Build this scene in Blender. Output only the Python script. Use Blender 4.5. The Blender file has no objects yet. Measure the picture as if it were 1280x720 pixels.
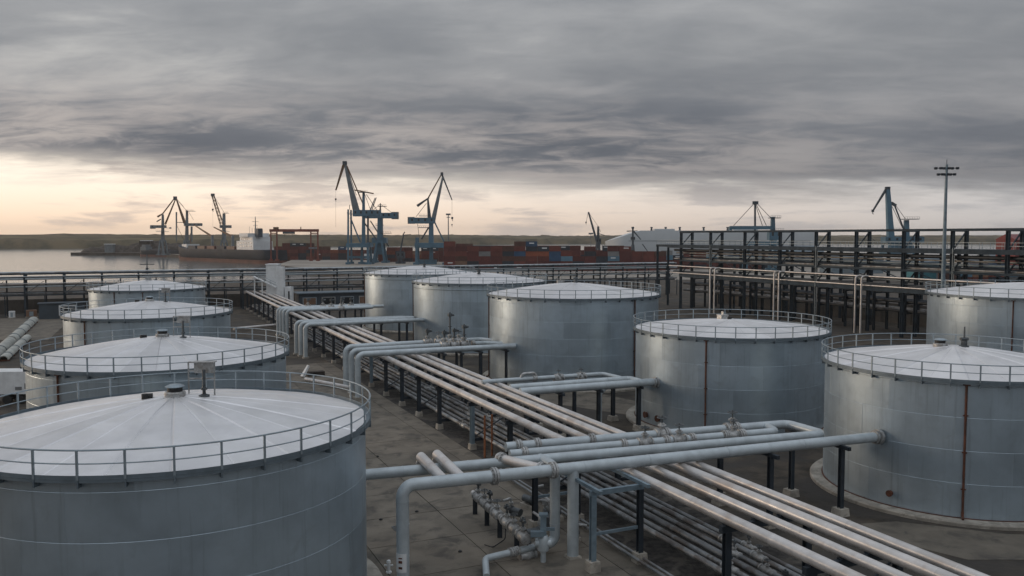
import bpy, math, random
from math import sin, cos, pi, radians, atan, sqrt
from mathutils import Vector, Matrix
random.seed(7)
SC = bpy.context.scene
COL = SC.collection

# ------------------------------------------------------------------ camera
CH, FPX, YH = 18.5, 1060.0, 295.0            # camera height (m), focal length and horizon row in photo pixels
PITCH = atan((360 - YH) / FPX)
cam = bpy.data.cameras.new('camera'); co = bpy.data.objects.new('camera', cam); COL.objects.link(co)
cam.sensor_width = 36; cam.lens = 36 * FPX / 1280; cam.clip_start = .5; cam.clip_end = 30000
co.location = (0, 0, CH); co.rotation_euler = (pi / 2 - PITCH, 0, 0)
SC.camera = co

# ------------------------------------------------------------------ light
SUN_AZ, SUN_EL = radians(-72), radians(7)    # azimuth from the view direction (left is negative)
sl = bpy.data.lights.new('sun', 'SUN'); so = bpy.data.objects.new('sun', sl); COL.objects.link(so)
sl.energy = 1.0; sl.angle = radians(18); sl.color = (1, .76, .55)
sd = Vector((sin(SUN_AZ) * cos(SUN_EL), cos(SUN_AZ) * cos(SUN_EL), sin(SUN_EL)))
so.rotation_euler = sd.to_track_quat('Z', 'Y').to_euler()
so.location = (-60, 40, 60)

W = bpy.data.worlds.new('World'); SC.world = W; W.use_nodes = True
nt = W.node_tree; nt.nodes.clear()
class NT:
    def __init__(s, nt): s.nt = nt
    def n(s, t, **k):
        o = s.nt.nodes.new(t)
        for a, b in k.items(): setattr(o, a, b)
        return o
    def lk(s, a, b): s.nt.links.new(a, b)
    def _in(s, sock, v):
        if isinstance(v, bpy.types.NodeSocket): s.lk(v, sock)
        elif v is not None: sock.default_value = v
    def m(s, op, a, b=None, c=None, clamp=False):
        o = s.n('ShaderNodeMath', operation=op, use_clamp=clamp)
        for i, v in enumerate((a, b, c)): s._in(o.inputs[i], v)
        return o.outputs[0]
    def vm(s, op, a, b=None):
        o = s.n('ShaderNodeVectorMath', operation=op)
        for i, v in enumerate((a, b)): s._in(o.inputs[i], v)
        return o
    def mix(s, f, a, b, t='RGBA', bt='MIX'):
        o = s.n('ShaderNodeMix', data_type=t)
        if t == 'RGBA': o.blend_type = bt; ia, ib, oo = o.inputs[6], o.inputs[7], o.outputs[2]
        else: ia, ib, oo = o.inputs[2], o.inputs[3], o.outputs[0]
        s._in(o.inputs[0], f)
        for sk, v in ((ia, a), (ib, b)):
            if isinstance(v, tuple) and len(v) == 3: v = v + (1,)
            s._in(sk, v)
        return oo
    def ramp(s, f, stops, interp='LINEAR'):
        o = s.n('ShaderNodeValToRGB'); cr = o.color_ramp; cr.interpolation = interp
        while len(cr.elements) > 1: cr.elements.remove(cr.elements[-1])
        for i, (p, c) in enumerate(stops):
            e = cr.elements[0] if i == 0 else cr.elements.new(p)
            e.position = p
            if isinstance(c, (int, float)): c = (c, c, c)
            e.color = tuple(c) + (1,)
        s._in(o.inputs[0], f); return o.outputs[0]
    def noise(s, vec, scale, detail=4, rough=.55, dist=0.):
        o = s.n('ShaderNodeTexNoise'); s._in(o.inputs['Vector'], vec)
        for k, v in (('Scale', scale), ('Detail', detail), ('Roughness', rough), ('Distortion', dist)): s._in(o.inputs[k], v)
        return o.outputs[0]
    def ss(s, x, a, b):
        o = s.n('ShaderNodeMapRange', interpolation_type='SMOOTHSTEP')
        s._in(o.inputs[0], x); o.inputs[1].default_value = a; o.inputs[2].default_value = b
        o.inputs[3].default_value = 0; o.inputs[4].default_value = 1; return o.outputs[0]
SKYSEED = 9.2
def build_world():
    g = NT(nt)
    tc = g.n('ShaderNodeTexCoord'); dirv = tc.outputs['Generated']
    sep = g.n('ShaderNodeSeparateXYZ'); g.lk(dirv, sep.inputs[0]); X, Y, Z = sep.outputs
    el = g.m('MAXIMUM', Z, 0.0)
    sky = g.n('ShaderNodeTexSky', sky_type='NISHITA'); sky.sun_disc = False
    sky.sun_elevation = SUN_EL; sky.sun_rotation = SUN_AZ; sky.air_density = 1.6; sky.dust_density = 4.0; sky.ozone_density = 1.0
    bg1 = g.n('ShaderNodeBackground'); g.lk(sky.outputs[0], bg1.inputs[0]); bg1.inputs[1].default_value = .05
    # cloud deck: horizontal sheet of stratus seen from below
    inv = g.m('DIVIDE', 1.0, g.m('ADD', el, .15))
    pv = g.n('ShaderNodeCombineXYZ'); g.lk(g.m('MULTIPLY', X, inv), pv.inputs[0]); g.lk(g.m('MULTIPLY', Y, inv), pv.inputs[1]); pv.inputs[2].default_value = SKYSEED
    big = g.noise(pv.outputs[0], .55, 4, .5, .3)
    mp = g.n('ShaderNodeMapping'); g.lk(pv.outputs[0], mp.inputs[0]); mp.inputs[3].default_value = (1.0, 1.7, 1); mp.inputs[2].default_value = (0, 0, .30)
    fine = g.noise(mp.outputs[0], 1.0, 9, .58, .25)
    puff = g.noise(mp.outputs[0], 3.0, 9, .62, .8)
    # thin broken bank low over the horizon
    mp2 = g.n('ShaderNodeMapping'); g.lk(dirv, mp2.inputs[0]); mp2.inputs[3].default_value = (5.5, 5.5, 40); mp2.inputs[1].default_value = (.6, 0, .2)
    low = g.noise(mp2.outputs[0], 1.0, 7, .6, .35)
    # angular distance to the hidden sun in azimuth
    sdot = g.m('ADD', g.m('MULTIPLY', X, sin(SUN_AZ)), g.m('MULTIPLY', Y, cos(SUN_AZ)))
    warm = g.ss(sdot, -.55, .9)
    # colour of the open strip below the deck
    strip = g.mix(warm, (.46, .465, .48), (1.05, .775, .55))
    strip = g.mix(g.ss(el, 0.0, .075), strip, g.mix(warm, (.47, .48, .50), (1.08, .95, .80)))
    strip = g.mix(g.m('MULTIPLY', g.ss(low, .48, .62), .66), strip, g.mix(warm, (.35, .36, .38), (.50, .42, .38)))
    # deck
    dk = g.m('ADD', g.m('ADD', g.m('MULTIPLY', big, .56), g.m('MULTIPLY', fine, .33)), g.m('MULTIPLY', puff, .11))
    deck = g.ramp(dk, [(.36, (.118, .130, .148)), (.45, (.155, .166, .183)), (.53, (.200, .209, .222)), (.60, (.262, .268, .277)), (.68, (.43, .425, .415))])
    belly = g.mix(g.ss(el, .10, .22), g.mix(warm, (1.0, 1.0, 1.02), (.88, .88, .91)), (1.0, 1.0, 1.0))
    deck = g.mix(1.0, deck, belly, bt='MULTIPLY')
    cie = g.m('MULTIPLY', g.m('ADD', 1.0, g.m('MULTIPLY', el, g.m('ADD', 1.2, g.m('MULTIPLY', el, 3.8)))), .72)      # overcast sky: the zenith is brighter than the rim
    vs = g.n('ShaderNodeVectorMath', operation='SCALE'); g.lk(deck, vs.inputs[0]); g.lk(cie, vs.inputs[3]); deck = vs.outputs[0]
    # glow on the deck's underside near its edge
    deck = g.mix(g.m('MULTIPLY', g.m('SUBTRACT', 1.0, g.ss(el, .075, .20)), g.m('MULTIPLY', warm, g.ss(g.m('ADD', g.m('MULTIPLY', fine, .6), g.m('MULTIPLY', puff, .4)), .42, .60))), deck, (.43, .385, .355))
    edge = g.m('ADD', el, g.m('MULTIPLY', g.m('SUBTRACT', fine, .5), .075))
    edge = g.m('ADD', edge, g.m('MULTIPLY', g.m('SUBTRACT', puff, .5), .03))
    edge = g.m('ADD', edge, g.m('MULTIPLY', X, .022))
    mask = g.ss(edge, .036, .082)
    cl = g.mix(mask, strip, deck)
    bg2 = g.n('ShaderNodeBackground'); g.lk(cl, bg2.inputs[0]); bg2.inputs[1].default_value = 1.0
    mx = g.n('ShaderNodeMixShader'); g.lk(g.mix(mask, .90, 1.0, 'FLOAT'), mx.inputs[0]); g.lk(bg1.outputs[0], mx.inputs[1]); g.lk(bg2.outputs[0], mx.inputs[2])
    out = g.n('ShaderNodeOutputWorld'); g.lk(mx.outputs[0], out.inputs[0])
build_world()
SC.view_settings.view_transform = 'Standard'; SC.view_settings.look = 'None'
SC.view_settings.exposure = .35; SC.view_settings.gamma = 1; SC.view_settings.use_curve_mapping = False
SC.render.resolution_x = 1024; SC.render.resolution_y = 576
SC.render.engine = 'CYCLES'
SC.cycles.max_bounces = 6; SC.cycles.volume_bounces = 0

# ------------------------------------------------------------------ positions
def ray(u, v):
    a = (u - 640) / FPX; b = (360 - v) / FPX
    return (a, cos(PITCH) + b * sin(PITCH), -sin(PITCH) + b * cos(PITCH))
def at(u, v, z):                 # photo pixel + known height -> place
    r = ray(u, v); t = (z - CH) / r[2]; return Vector((r[0] * t, r[1] * t, z))
def pix(u, v, Y):                # photo pixel + known distance -> place
    r = ray(u, v); t = Y / r[1]; return Vector((r[0] * t, Y, CH + r[2] * t))
GA = radians(24.3)               # the plant's grid is turned against the view
GD = Vector((-sin(GA), cos(GA), 0)); GV = Vector((cos(GA), sin(GA), 0))
def SW(s, w, z=0): return GD * s + GV * w + Vector((0, 0, z))
def sw_of(p): return (p.dot(GD), p.dot(GV))

# ------------------------------------------------------------------ mesh building
class MB:
    def __init__(s): s.v = []; s.f = []
    def add(s, vs, fs):
        o = len(s.v); s.v += [tuple(p) for p in vs]; s.f += [tuple(i + o for i in f) for f in fs]; return s
    def box(s, c, sz, M=None):
        x, y, z = sz[0] / 2, sz[1] / 2, sz[2] / 2
        vs = [Vector((i * x, j * y, k * z)) for i in (-1, 1) for j in (-1, 1) for k in (-1, 1)]
        if M is not None: vs = [M @ p for p in vs]
        c = Vector(c); vs = [p + c for p in vs]
        return s.add(vs, [(0, 1, 3, 2), (4, 6, 7, 5), (0, 4, 5, 1), (2, 3, 7, 6), (0, 2, 6, 4), (1, 5, 7, 3)])
    def bar(s, p, q, a, b=None, up=None, a2=None, b2=None):     # rectangular bar, optionally tapering
        p, q = Vector(p), Vector(q); b = b or a; d = (q - p).normalized()
        up = Vector(up) if up else (Vector((0, 0, 1)) if abs(d.z) < .95 else Vector((0, 1, 0)))
        sx = d.cross(up).normalized(); uy = sx.cross(d).normalized()
        a2 = a if a2 is None else a2; b2 = b if b2 is None else b2
        vs = [p + sx * (i * a / 2) + uy * (j * b / 2) for i, j in ((-1, -1), (1, -1), (1, 1), (-1, 1))] + \
             [q + sx * (i * a2 / 2) + uy * (j * b2 / 2) for i, j in ((-1, -1), (1, -1), (1, 1), (-1, 1))]
        return s.add(vs, [(3, 2, 1, 0), (4, 5, 6, 7), (0, 1, 5, 4), (1, 2, 6, 5), (2, 3, 7, 6), (3, 0, 4, 7)])
    def tube(s, pts, r, n=12, caps=True):
        pts = [Vector(p) for p in pts]; k = len(pts); rr = r if isinstance(r, (list, tuple)) else [r] * k
        tang = []
        for i in range(k):
            a = pts[max(i - 1, 0)]; b = pts[min(i + 1, k - 1)]; tang.append((b - a).normalized())
        up = Vector((0, 0, 1)) if abs(tang[0].z) < .9 else Vector((1, 0, 0))
        nx = tang[0].cross(up).normalized(); vs = []
        for i in range(k):
            nx = (nx - tang[i] * nx.dot(tang[i])).normalized(); ny = tang[i].cross(nx)
            vs += [pts[i] + (nx * cos(2 * pi * j / n) + ny * sin(2 * pi * j / n)) * rr[i] for j in range(n)]
        fs = [(i * n + j, i * n + (j + 1) % n, (i + 1) * n + (j + 1) % n, (i + 1) * n + j) for i in range(k - 1) for j in range(n)]
        if caps: fs += [tuple(range(n - 1, -1, -1)), tuple((k - 1) * n + j for j in range(n))]
        return s.add(vs, fs)
    def lathe(s, prof, n=48, c=(0, 0, 0), closed=False):        # profile of (radius, z)
        k = len(prof); c = Vector(c); vs = [c + Vector((r * cos(2 * pi * j / n), r * sin(2 * pi * j / n), z)) for r, z in prof for j in range(n)]
        m = k if closed else k - 1
        fs = [(i * n + j, i * n + (j + 1) % n, ((i + 1) % k) * n + (j + 1) % n, ((i + 1) % k) * n + j) for i in range(m) for j in range(n)]
        return s.add(vs, fs)
    def prism(s, poly, z0, z1):
        k = len(poly); vs = [(x, y, z0) for x, y in poly] + [(x, y, z1) for x, y in poly]
        return s.add(vs, [tuple(range(k - 1, -1, -1)), tuple(range(k, 2 * k))] + [(i, (i + 1) % k, (i + 1) % k + k, i + k) for i in range(k)])
    def mesh(s, name, m, smooth=True, ang=35):
        me = bpy.data.meshes.new(name); me.from_pydata([tuple(p) for p in s.v], [], s.f); me.update()
        if smooth:
            me.shade_smooth(); me.set_sharp_from_angle(angle=radians(ang))
        me.materials.append(M[m] if isinstance(m, str) else m); return me
    def obj(s, name, m, parent=None, smooth=True, loc=None, ang=35):
        return inst(name, s.mesh(name, m, smooth, ang), parent, loc)
def inst(name, me, parent=None, loc=None, rz=0, scale=None):
    o = bpy.data.objects.new(name, me); COL.objects.link(o)
    if parent is not None: o.parent = parent
    if loc is not None: o.location = loc
    if rz: o.rotation_euler = (0, 0, rz)
    if scale: o.scale = scale
    return o
def tag(o, label, cat, group=None):
    o['label'] = label; o['category'] = cat
    if group: o['group'] = group
    return o
def thing(name, label, cat, loc=(0, 0, 0), rz=0, group=None):
    o = bpy.data.objects.new(name, None); COL.objects.link(o); o.location = loc; o.rotation_euler = (0, 0, rz); o.empty_display_size = .3
    return tag(o, label, cat, group)
def struct(o): o['kind'] = 'structure'; return o
ORD = ['first', 'second', 'third', 'fourth', 'fifth', 'sixth', 'seventh', 'eighth', 'ninth', 'tenth', 'eleventh', 'twelfth', 'thirteenth', 'fourteenth', 'fifteenth', 'sixteenth', 'seventeenth', 'eighteenth', 'nineteenth', 'twentieth', 'twenty-first', 'twenty-second', 'twenty-third', 'twenty-fourth', 'twenty-fifth', 'twenty-sixth', 'twenty-seventh', 'twenty-eighth', 'twenty-ninth', 'thirtieth', 'thirty-first', 'thirty-second', 'thirty-third', 'thirty-fourth', 'thirty-fifth', 'thirty-sixth']
def fillet(pts, R, n=7):         # rounded corners for bent pipes
    pts = [Vector(p) for p in pts]; out = [pts[0]]
    for i in range(1, len(pts) - 1):
        a, b, c = pts[i - 1], pts[i], pts[i + 1]; d1 = (a - b); d2 = (c - b); l = min(d1.length, d2.length) * .48
        d1.normalize(); d2.normalize(); th = d1.angle(d2)
        if th > 3.1: out.append(b); continue
        t = min(R / math.tan(th / 2), l); R2 = t * math.tan(th / 2)
        cen = b + (d1 + d2).normalized() * (R2 / sin(th / 2)); p0 = b + d1 * t; p1 = b + d2 * t
        u = (p0 - cen).normalized(); w_ = (p1 - cen).normalized(); an = u.angle(w_)
        for k in range(n + 1):
            f = k / n; out.append(cen + (u * sin((1 - f) * an) + w_ * sin(f * an)) / sin(an) * R2)
    out.append(pts[-1]); return out

# ------------------------------------------------------------------ materials
M = {}
def mat(name, col, rough=.6, metal=0., var=.15, nscale=1.2, streak=0., streakcol=None, rand=.08, bump=.0, bscale=6., col2=None, spec=.5, rustlow=0., coarse=None):
    m = bpy.data.materials.new(name); m.use_nodes = True; g = NT(m.node_tree); b = m.node_tree.nodes['Principled BSDF']
    geo = g.n('ShaderNodeNewGeometry'); P = geo.outputs['Position']; oi = g.n('ShaderNodeObjectInfo')
    n1 = g.noise(P, nscale, 6, .6, .2)
    c2 = col2 or tuple(c * (1 - var * 1.6) for c in col)
    c = g.mix(g.ss(n1, .32, .70), col, c2)
    if coarse:                                        # large stains with edges of their own
        n3 = g.noise(P, coarse[0], 5, .6, .6)
        c = g.mix(g.m('MULTIPLY', g.ss(n3, *(coarse[3] if len(coarse) > 3 else (.50, .58))), coarse[2]), c, coarse[1])
    if streak:
        mp = g.n('ShaderNodeMapping'); g.lk(P, mp.inputs[0]); mp.inputs[3].default_value = (2.2, 2.2, .10)
        n2 = g.noise(mp.outputs[0], 1.6, 5, .62)
        c = g.mix(g.m('MULTIPLY', g.ss(n2, .52, .74), streak), c, streakcol or tuple(x * .55 for x in col))
    if rand:
        v = g.m('ADD', 1 - rand, g.m('MULTIPLY', oi.outputs['Random'], 2 * rand))
        hs = g.n('ShaderNodeHueSaturation'); g.lk(c, hs.inputs['Color']); g.lk(v, hs.inputs['Value']); c = hs.outputs[0]
    g.lk(c, b.inputs['Base Color'])
    b.inputs['Metallic'].default_value = metal; b.inputs['Specular IOR Level'].default_value = spec
    nr = g.noise(P, nscale * 2.3, 4, .6)
    g.lk(g.m('ADD', rough - .10, g.m('MULTIPLY', nr, .22), clamp=True), b.inputs['Roughness'])
    if bump:
        bp = g.n('ShaderNodeBump'); bp.inputs['Strength'].default_value = bump; bp.inputs['Distance'].default_value = .05
        g.lk(g.noise(P, bscale, 6, .6), bp.inputs['Height']); g.lk(bp.outputs[0], b.inputs['Normal'])
    M[name] = m; return m
mat('tank_steel', (.43, .525, .60), .39, .70, .12, .35, streak=.55, streakcol=(.25, .305, .35), rand=.10, bump=.2, bscale=.6, coarse=(.9, (.30, .35, .39), .35, (.55, .72)))
mat('roof_paint', (.74, .74, .755), .34, .38, .10, .5, rand=.07, streak=0, bump=.05, bscale=.7, coarse=(.8, (.66, .66, .65), .35))
mat('rail_steel', (.30, .36, .40), .5, .4, .15, 2., rand=.06)
mat('rim_steel', (.17, .215, .25), .5, .4, .15, 1.5, rand=.05)
mat('old_concrete', (.40, .37, .32), .9, 0, .25, .9, bump=.3, bscale=7, coarse=(1.3, (.20, .185, .16), .6))
mat('slab_concrete', (.168, .147, .118), .88, 0, .22, .35, rand=.13, bump=.25, bscale=5, coarse=(.6, (.062, .056, .048), .92, (.46, .70)))
mat('ground_earth', (.082, .066, .048), .95, 0, .55, .35, rand=0, bump=.7, bscale=2.5, coarse=(.13, (.038, .034, .030), .9, (.42, .60)))
mat('painted_shade', (.055, .05, .045), .95, 0, .5, 2.5, rand=0, bump=.9, bscale=9, coarse=(.4, (.11, .098, .082), .6))  # dark mottled colour standing in for shade under the pipe rack
mat('quay_concrete', (.30, .275, .24), .9, 0, .25, .03, rand=0, bump=.1, bscale=1., coarse=(.02, (.20, .18, .155), .6))
mat('quay_wall', (.075, .062, .05), .95, 0, .4, .2, rand=0, bump=.4, bscale=1.)
mat('clad_pipe', (.64, .62, .605), .38, .40, .14, .9, rand=.09, bump=.10, bscale=3., coarse=(.55, (.42, .35, .30), .6, (.48, .72)))
mat('blue_pipe', (.45, .505, .535), .40, .22, .12, 1.2, rand=.06, streak=.25, streakcol=(.34, .38, .40), bump=.04, bscale=3.)
mat('low_pipe', (.27, .285, .295), .45, .4, .3, .8, rand=.25, coarse=(.6, (.10, .085, .075), .75))
mat('dark_steel', (.034, .046, .060), .55, .25, .25, 1.2, rand=.15)
mat('blue_steel', (.20, .27, .32), .5, .3, .2, 1.5, rand=.08, streak=.3)
mat('bridge_steel', (.042, .060, .076), .75, 0, .25, .8, rand=.12, spec=.2)
mat('valve_iron', (.12, .135, .145), .5, .5, .25, 4., rand=.2)
mat('valve_light', (.46, .47, .47), .45, .4, .25, 5., rand=.15, coarse=(3., (.22, .20, .18), .5))
mat('rust', (.12, .045, .026), .9, 0, .3, 2., rand=.1, coarse=(1.5, (.06, .03, .022), .7))
mat('rust_orange', (.30, .115, .05), .85, 0, .3, 3., rand=.1)
mat('black_rubber', (.015, .016, .018), .6, 0, .2, 3., rand=0)
mat('white_paint', (.72, .74, .75), .5, 0, .10, 1.1, rand=.05, streak=.2, streakcol=(.5, .48, .45))
mat('crane_blue', (.075, .165, .235), .5, .1, .18, .25, rand=.08)
mat('crane_dark', (.055, .075, .095), .6, .1, .2, .3, rand=.1)
mat('crane_ochre', (.16, .085, .04), .65, .1, .25, .3, rand=.1)
mat('crane_grey', (.16, .19, .21), .6, .1, .2, .3, rand=.1)
mat('crane_red', (.20, .055, .04), .6, .1, .2, .3, rand=.1)
mat('cable', (.05, .05, .055), .6, .3, .1, 1, rand=0)
mat('hull_grey', (.03, .042, .06), .6, 0, .25, .08, rand=0, streak=.25, streakcol=(.08, .05, .035), spec=.2)
mat('hull_red', (.14, .055, .04), .75, 0, .3, .1, rand=0)
mat('ship_white', (.66, .68, .69), .5, 0, .1, .2, rand=.03)
mat('carrier_white', (.50, .535, .56), .5, 0, .06, .04, rand=0)
mat('window_dark', (.02, .025, .03), .15, 0, .1, 1, rand=0)
mat('scrap', (.06, .05, .043), .95, 0, .5, .35, rand=0, bump=.8, bscale=1.)
mat('red_paint', (.16, .02, .02), .5, 0, .15, 1, rand=.1)
mat('teal_cloth', (.03, .16, .20), .6, 0, .15, .5, rand=.1)
for k, c in dict(c_maroon=(.165, .038, .034), c_red=(.22, .055, .042), c_blue=(.035, .115, .24), c_navy=(.035, .05, .075), c_orange=(.36, .10, .05), c_ltblue=(.16, .33, .46), c_tan=(.33, .19, .12), c_brown=(.13, .055, .04), c_grey=(.3, .31, .32)).items():
    mat(k, tuple(x * .66 for x in c), .6, .05, .18, .4, rand=.16, streak=.25)
def leafy():
    m = bpy.data.materials.new('far_land'); m.use_nodes = True; g = NT(m.node_tree); b = m.node_tree.nodes['Principled BSDF']
    P = g.n('ShaderNodeNewGeometry').outputs['Position']
    c = g.mix(g.ss(g.noise(P, .016, 8, .7), .38, .62), (.030, .032, .018), (.12, .095, .055))
    c = g.mix(g.ss(g.noise(P, .004, 3, .5), .52, .6), c, (.12, .10, .055)); g.lk(c, b.inputs['Base Color']); b.inputs['Roughness'].default_value = 1
    b.inputs['Specular IOR Level'].default_value = .1
    M['far_land'] = m
leafy()
def watery():
    m = bpy.data.materials.new('sea'); m.use_nodes = True; g = NT(m.node_tree); b = m.node_tree.nodes['Principled BSDF']
    P = g.n('ShaderNodeNewGeometry').outputs['Position']
    b.inputs['Base Color'].default_value = (.10, .11, .11, 1); b.inputs['Roughness'].default_value = .14; b.inputs['IOR'].default_value = 1.33
    mp = g.n('ShaderNodeMapping'); g.lk(P, mp.inputs[0]); mp.inputs[3].default_value = (.5, 1., 1.)
    h = g.m('ADD', g.m('MULTIPLY', g.noise(mp.outputs[0], .35, 4, .6), .5), g.m('MULTIPLY', g.noise(mp.outputs[0], .04, 3, .5), 1.6))
    bp = g.n('ShaderNodeBump'); bp.inputs['Strength'].default_value = .28; bp.inputs['Distance'].default_value = .7
    g.lk(h, bp.inputs['Height']); g.lk(bp.outputs[0], b.inputs['Normal']); M['sea'] = m
watery()
# ------------------------------------------------------------------ setting: ground, quay, water, far land
shore = [(-2500, -2500), (-2500, 300), (-400, 325), (-160, 336), (-92, 345), (-78, 418), (-150, 540), (-170, 655), (-288, 785), (-400, 935), (-495, 952), (-502, 992), (-300, 1015), (-90, 930), (90, 700), (2500, 700), (2500, -2500)]
struct(MB().prism(shore, -9, 0).obj('ground', 'ground_earth', smooth=False))
quay = [(-77, 421)] + shore[6:15] + [(700, 700), (700, 360), (-20, 360)]
struct(MB().prism(quay, -.3, .012).obj('quay_apron', 'quay_concrete', smooth=False))
def quay_wall():
    b = MB(); ed = [Vector(p) for p in shore[4:15]]
    for a, c in zip(ed, ed[1:]):
        d = (c - a).normalized(); n = Vector((-d.y, d.x)); n = n if n.length else n
        o = n * .25
        b.add([(a.x + o.x, a.y + o.y, -8), (c.x + o.x, c.y + o.y, -8), (c.x + o.x, c.y + o.y, -.25), (a.x + o.x, a.y + o.y, -.25), (a.x - o.x, a.y - o.y, -8), (c.x - o.x, c.y - o.y, -8), (c.x - o.x, c.y - o.y, -.25), (a.x - o.x, a.y - o.y, -.25)],
              [(0, 1, 2, 3), (7, 6, 5, 4), (3, 2, 6, 7)])
    struct(b.obj('quay_wall', 'quay_wall', smooth=False))
quay_wall()
struct(MB().add([(-14000, -3000, -3), (14000, -3000, -3), (14000, 24000, -3), (-14000, 24000, -3)], [(0, 1, 2, 3)]).obj('sea', 'sea', smooth=False))
def far_land():
    from mathutils import noise as N
    b = MB(); nu, nv = 900, 18; V = []
    for i in range(nu + 1):
        X = -5200 + 12200 * i / nu
        k = min(max((X + 900) / 1300, 0), 1); k = k * k * (3 - 2 * k)
        Y0 = 1430 + 900 * k + 60 * N.noise(Vector((X * .004, 1.3, 0)))
        for j in range(nv + 1):
            t = j / nv; Y = Y0 + 2600 * t ** 1.7
            h = -4 + (min(t / .02, 1) * 5 if t < .02 else 5)
            if j >= 1: h += 6 + 13 * min(t / .35, 1) + 3.2 * N.noise(Vector((X * .02, Y * .02, 3))) + 4.5 * N.noise(Vector((X * .0045, Y * .004, 7))) + random.uniform(-1.6, 2.2)
            h -= 4.0 * k * t
            V.append((X + (0 if j == 0 else random.uniform(-8, 8)), Y, h))
    F = [(i * (nv + 1) + j, (i + 1) * (nv + 1) + j, (i + 1) * (nv + 1) + j + 1, i * (nv + 1) + j + 1) for i in range(nu) for j in range(nv)]
    b.add(V, F); struct(b.obj('far_land', 'far_land', smooth=True, ang=60))
far_land()
# concrete slabs of the yard: pieces of the ground
def slabs():
    pad = MB().prism([tuple(SW(s, w)[:2]) for s, w in ((17, 4.2), (17, 30.9), (124, 30.9), (124, 4.2))], -.1, .010).obj('yard_base', 'ground_earth', smooth=False); struct(pad)
    me = MB().box((0, 0, 0), (5.94, 4.94, .12)).mesh('concrete_slab', 'slab_concrete', False)
    for i in range(-5, 16):
        for j in range(-2, 2):
            c = SW(43.2 + 5 * (i + .5), 18.5 + 6 * (j + .5), -.015 + random.uniform(-.006, .006))
            o = inst('concrete_slab', me, pad, c, GA + random.uniform(-.001, .001))
slabs()
struct(MB().prism([tuple(SW(s, w)[:2]) for s, w in ((11, 26.3), (11, 34.6), (222, 34.6), (222, 26.3))], -.05, .065).obj('shade_strip', 'painted_shade', smooth=False))  # dark ground strip, paints in the shade below the main pipes
# an old cast patch beside the right-hand tanks
struct(MB().prism([tuple(at(u, v, 0)[:2]) for u, v in ((1075, 655), (1120, 652), (1260, 668), (1420, 672), (1420, 700), (1210, 700), (1130, 680))], -.05, .02).obj('patched_pavement', 'slab_concrete', smooth=False))
struct(MB().prism([tuple(at(u, v, 0)[:2]) for u, v in ((640, 497), (700, 506), (795, 520), (812, 505), (730, 488), (660, 485))], -.05, .02).obj('pale_pavement', 'slab_concrete', smooth=False))
struct(MB().prism([tuple(at(u, v, 0)[:2]) for u, v in ((-150, 425), (60, 425), (90, 398), (-150, 398))], -.05, .02).obj('gravel_road', 'slab_concrete', smooth=False))

for i, (s_, w_) in enumerate(((38.5, 20.8), (50.9, 15.2), (63.1, 20.4), (58.4, 23.6))):
    t = thing('drain_grate', ['nearest', 'second', 'farthest', 'third'][i] + ' iron drain grate set in the concrete yard, counted from the camera', 'drain grate', SW(s_, w_, .05), GA, 'drain grates in the yard')
    MB().box((-.4, 0, .01), (.06, .86, .05)).box((.4, 0, .01), (.06, .86, .05)).box((0, -.4, .01), (.74, .06, .05)).box((0, .4, .01), (.74, .06, .05)).obj('frame', 'valve_iron', t, False)
    for k in range(6): MB().box((-.3 + .12 * k, 0, .008), (.05, .74, .035)).obj('grate_bar', 'valve_iron', t, False)
# ------------------------------------------------------------------ storage tanks
CACHE = {}
def cached(key, fn):
    if key not in CACHE: CACHE[key] = fn()
    return CACHE[key]
def plate_mesh(r, h, n, seg=9):
    a = 2 * pi / n; e = .018 / r; g = .009
    an = [0, e] + [e + (a - 2 * e) * i / seg for i in range(1, seg)] + [a - e, a]; zs = [0, .018, h - .018, h]
    V = []; b = MB()
    for iz, z in enumerate(zs):
        for ia, t in enumerate(an):
            rr = r - (g if iz in (0, 3) or ia in (0, len(an) - 1) else 0); V.append((rr * cos(t), rr * sin(t), z))
    k = len(an)
    return b.add(V, [(i * k + j, i * k + j + 1, (i + 1) * k + j + 1, (i + 1) * k + j) for i in range(3) for j in range(k - 1)]).mesh('shell_plate', 'tank_steel', True, 12)
def roof_mesh(r, rise, n, seg=3, lift=0.):
    a = 2 * pi / n; V = []; rs = [.35, r * .25, r * .5, r * .75, r + .05]; e = .007
    for i, q in enumerate(rs):
        z = rise * (1 - (q / r) ** 1.35)
        ee = min(e * r / q, a * .2)
        for t, dz in ((0, 0), (ee, .03 + lift), (a / 2, .034 + lift), (a - ee, .03 + lift), (a, 0)): V.append((q * cos(t), q * sin(t), z + dz))
    return MB().add(V, [(i * 5 + j, (i + 1) * 5 + j, (i + 1) * 5 + j + 1, i * 5 + j + 1) for i in range(4) for j in range(4)]).mesh('roof_plate', 'roof_paint', True, 20)
def ring_tube(r, z, q, n=96, k=6):
    b = MB(); V = [((r + q * cos(2 * pi * j / k)) * cos(2 * pi * i / n), (r + q * cos(2 * pi * j / k)) * sin(2 * pi * i / n), z + q * sin(2 * pi * j / k)) for i in range(n) for j in range(k)]
    return b.add(V, [(i * k + j, ((i + 1) % n) * k + j, ((i + 1) % n) * k + (j + 1) % k, i * k + (j + 1) % k) for i in range(n) for j in range(k)])
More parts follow.
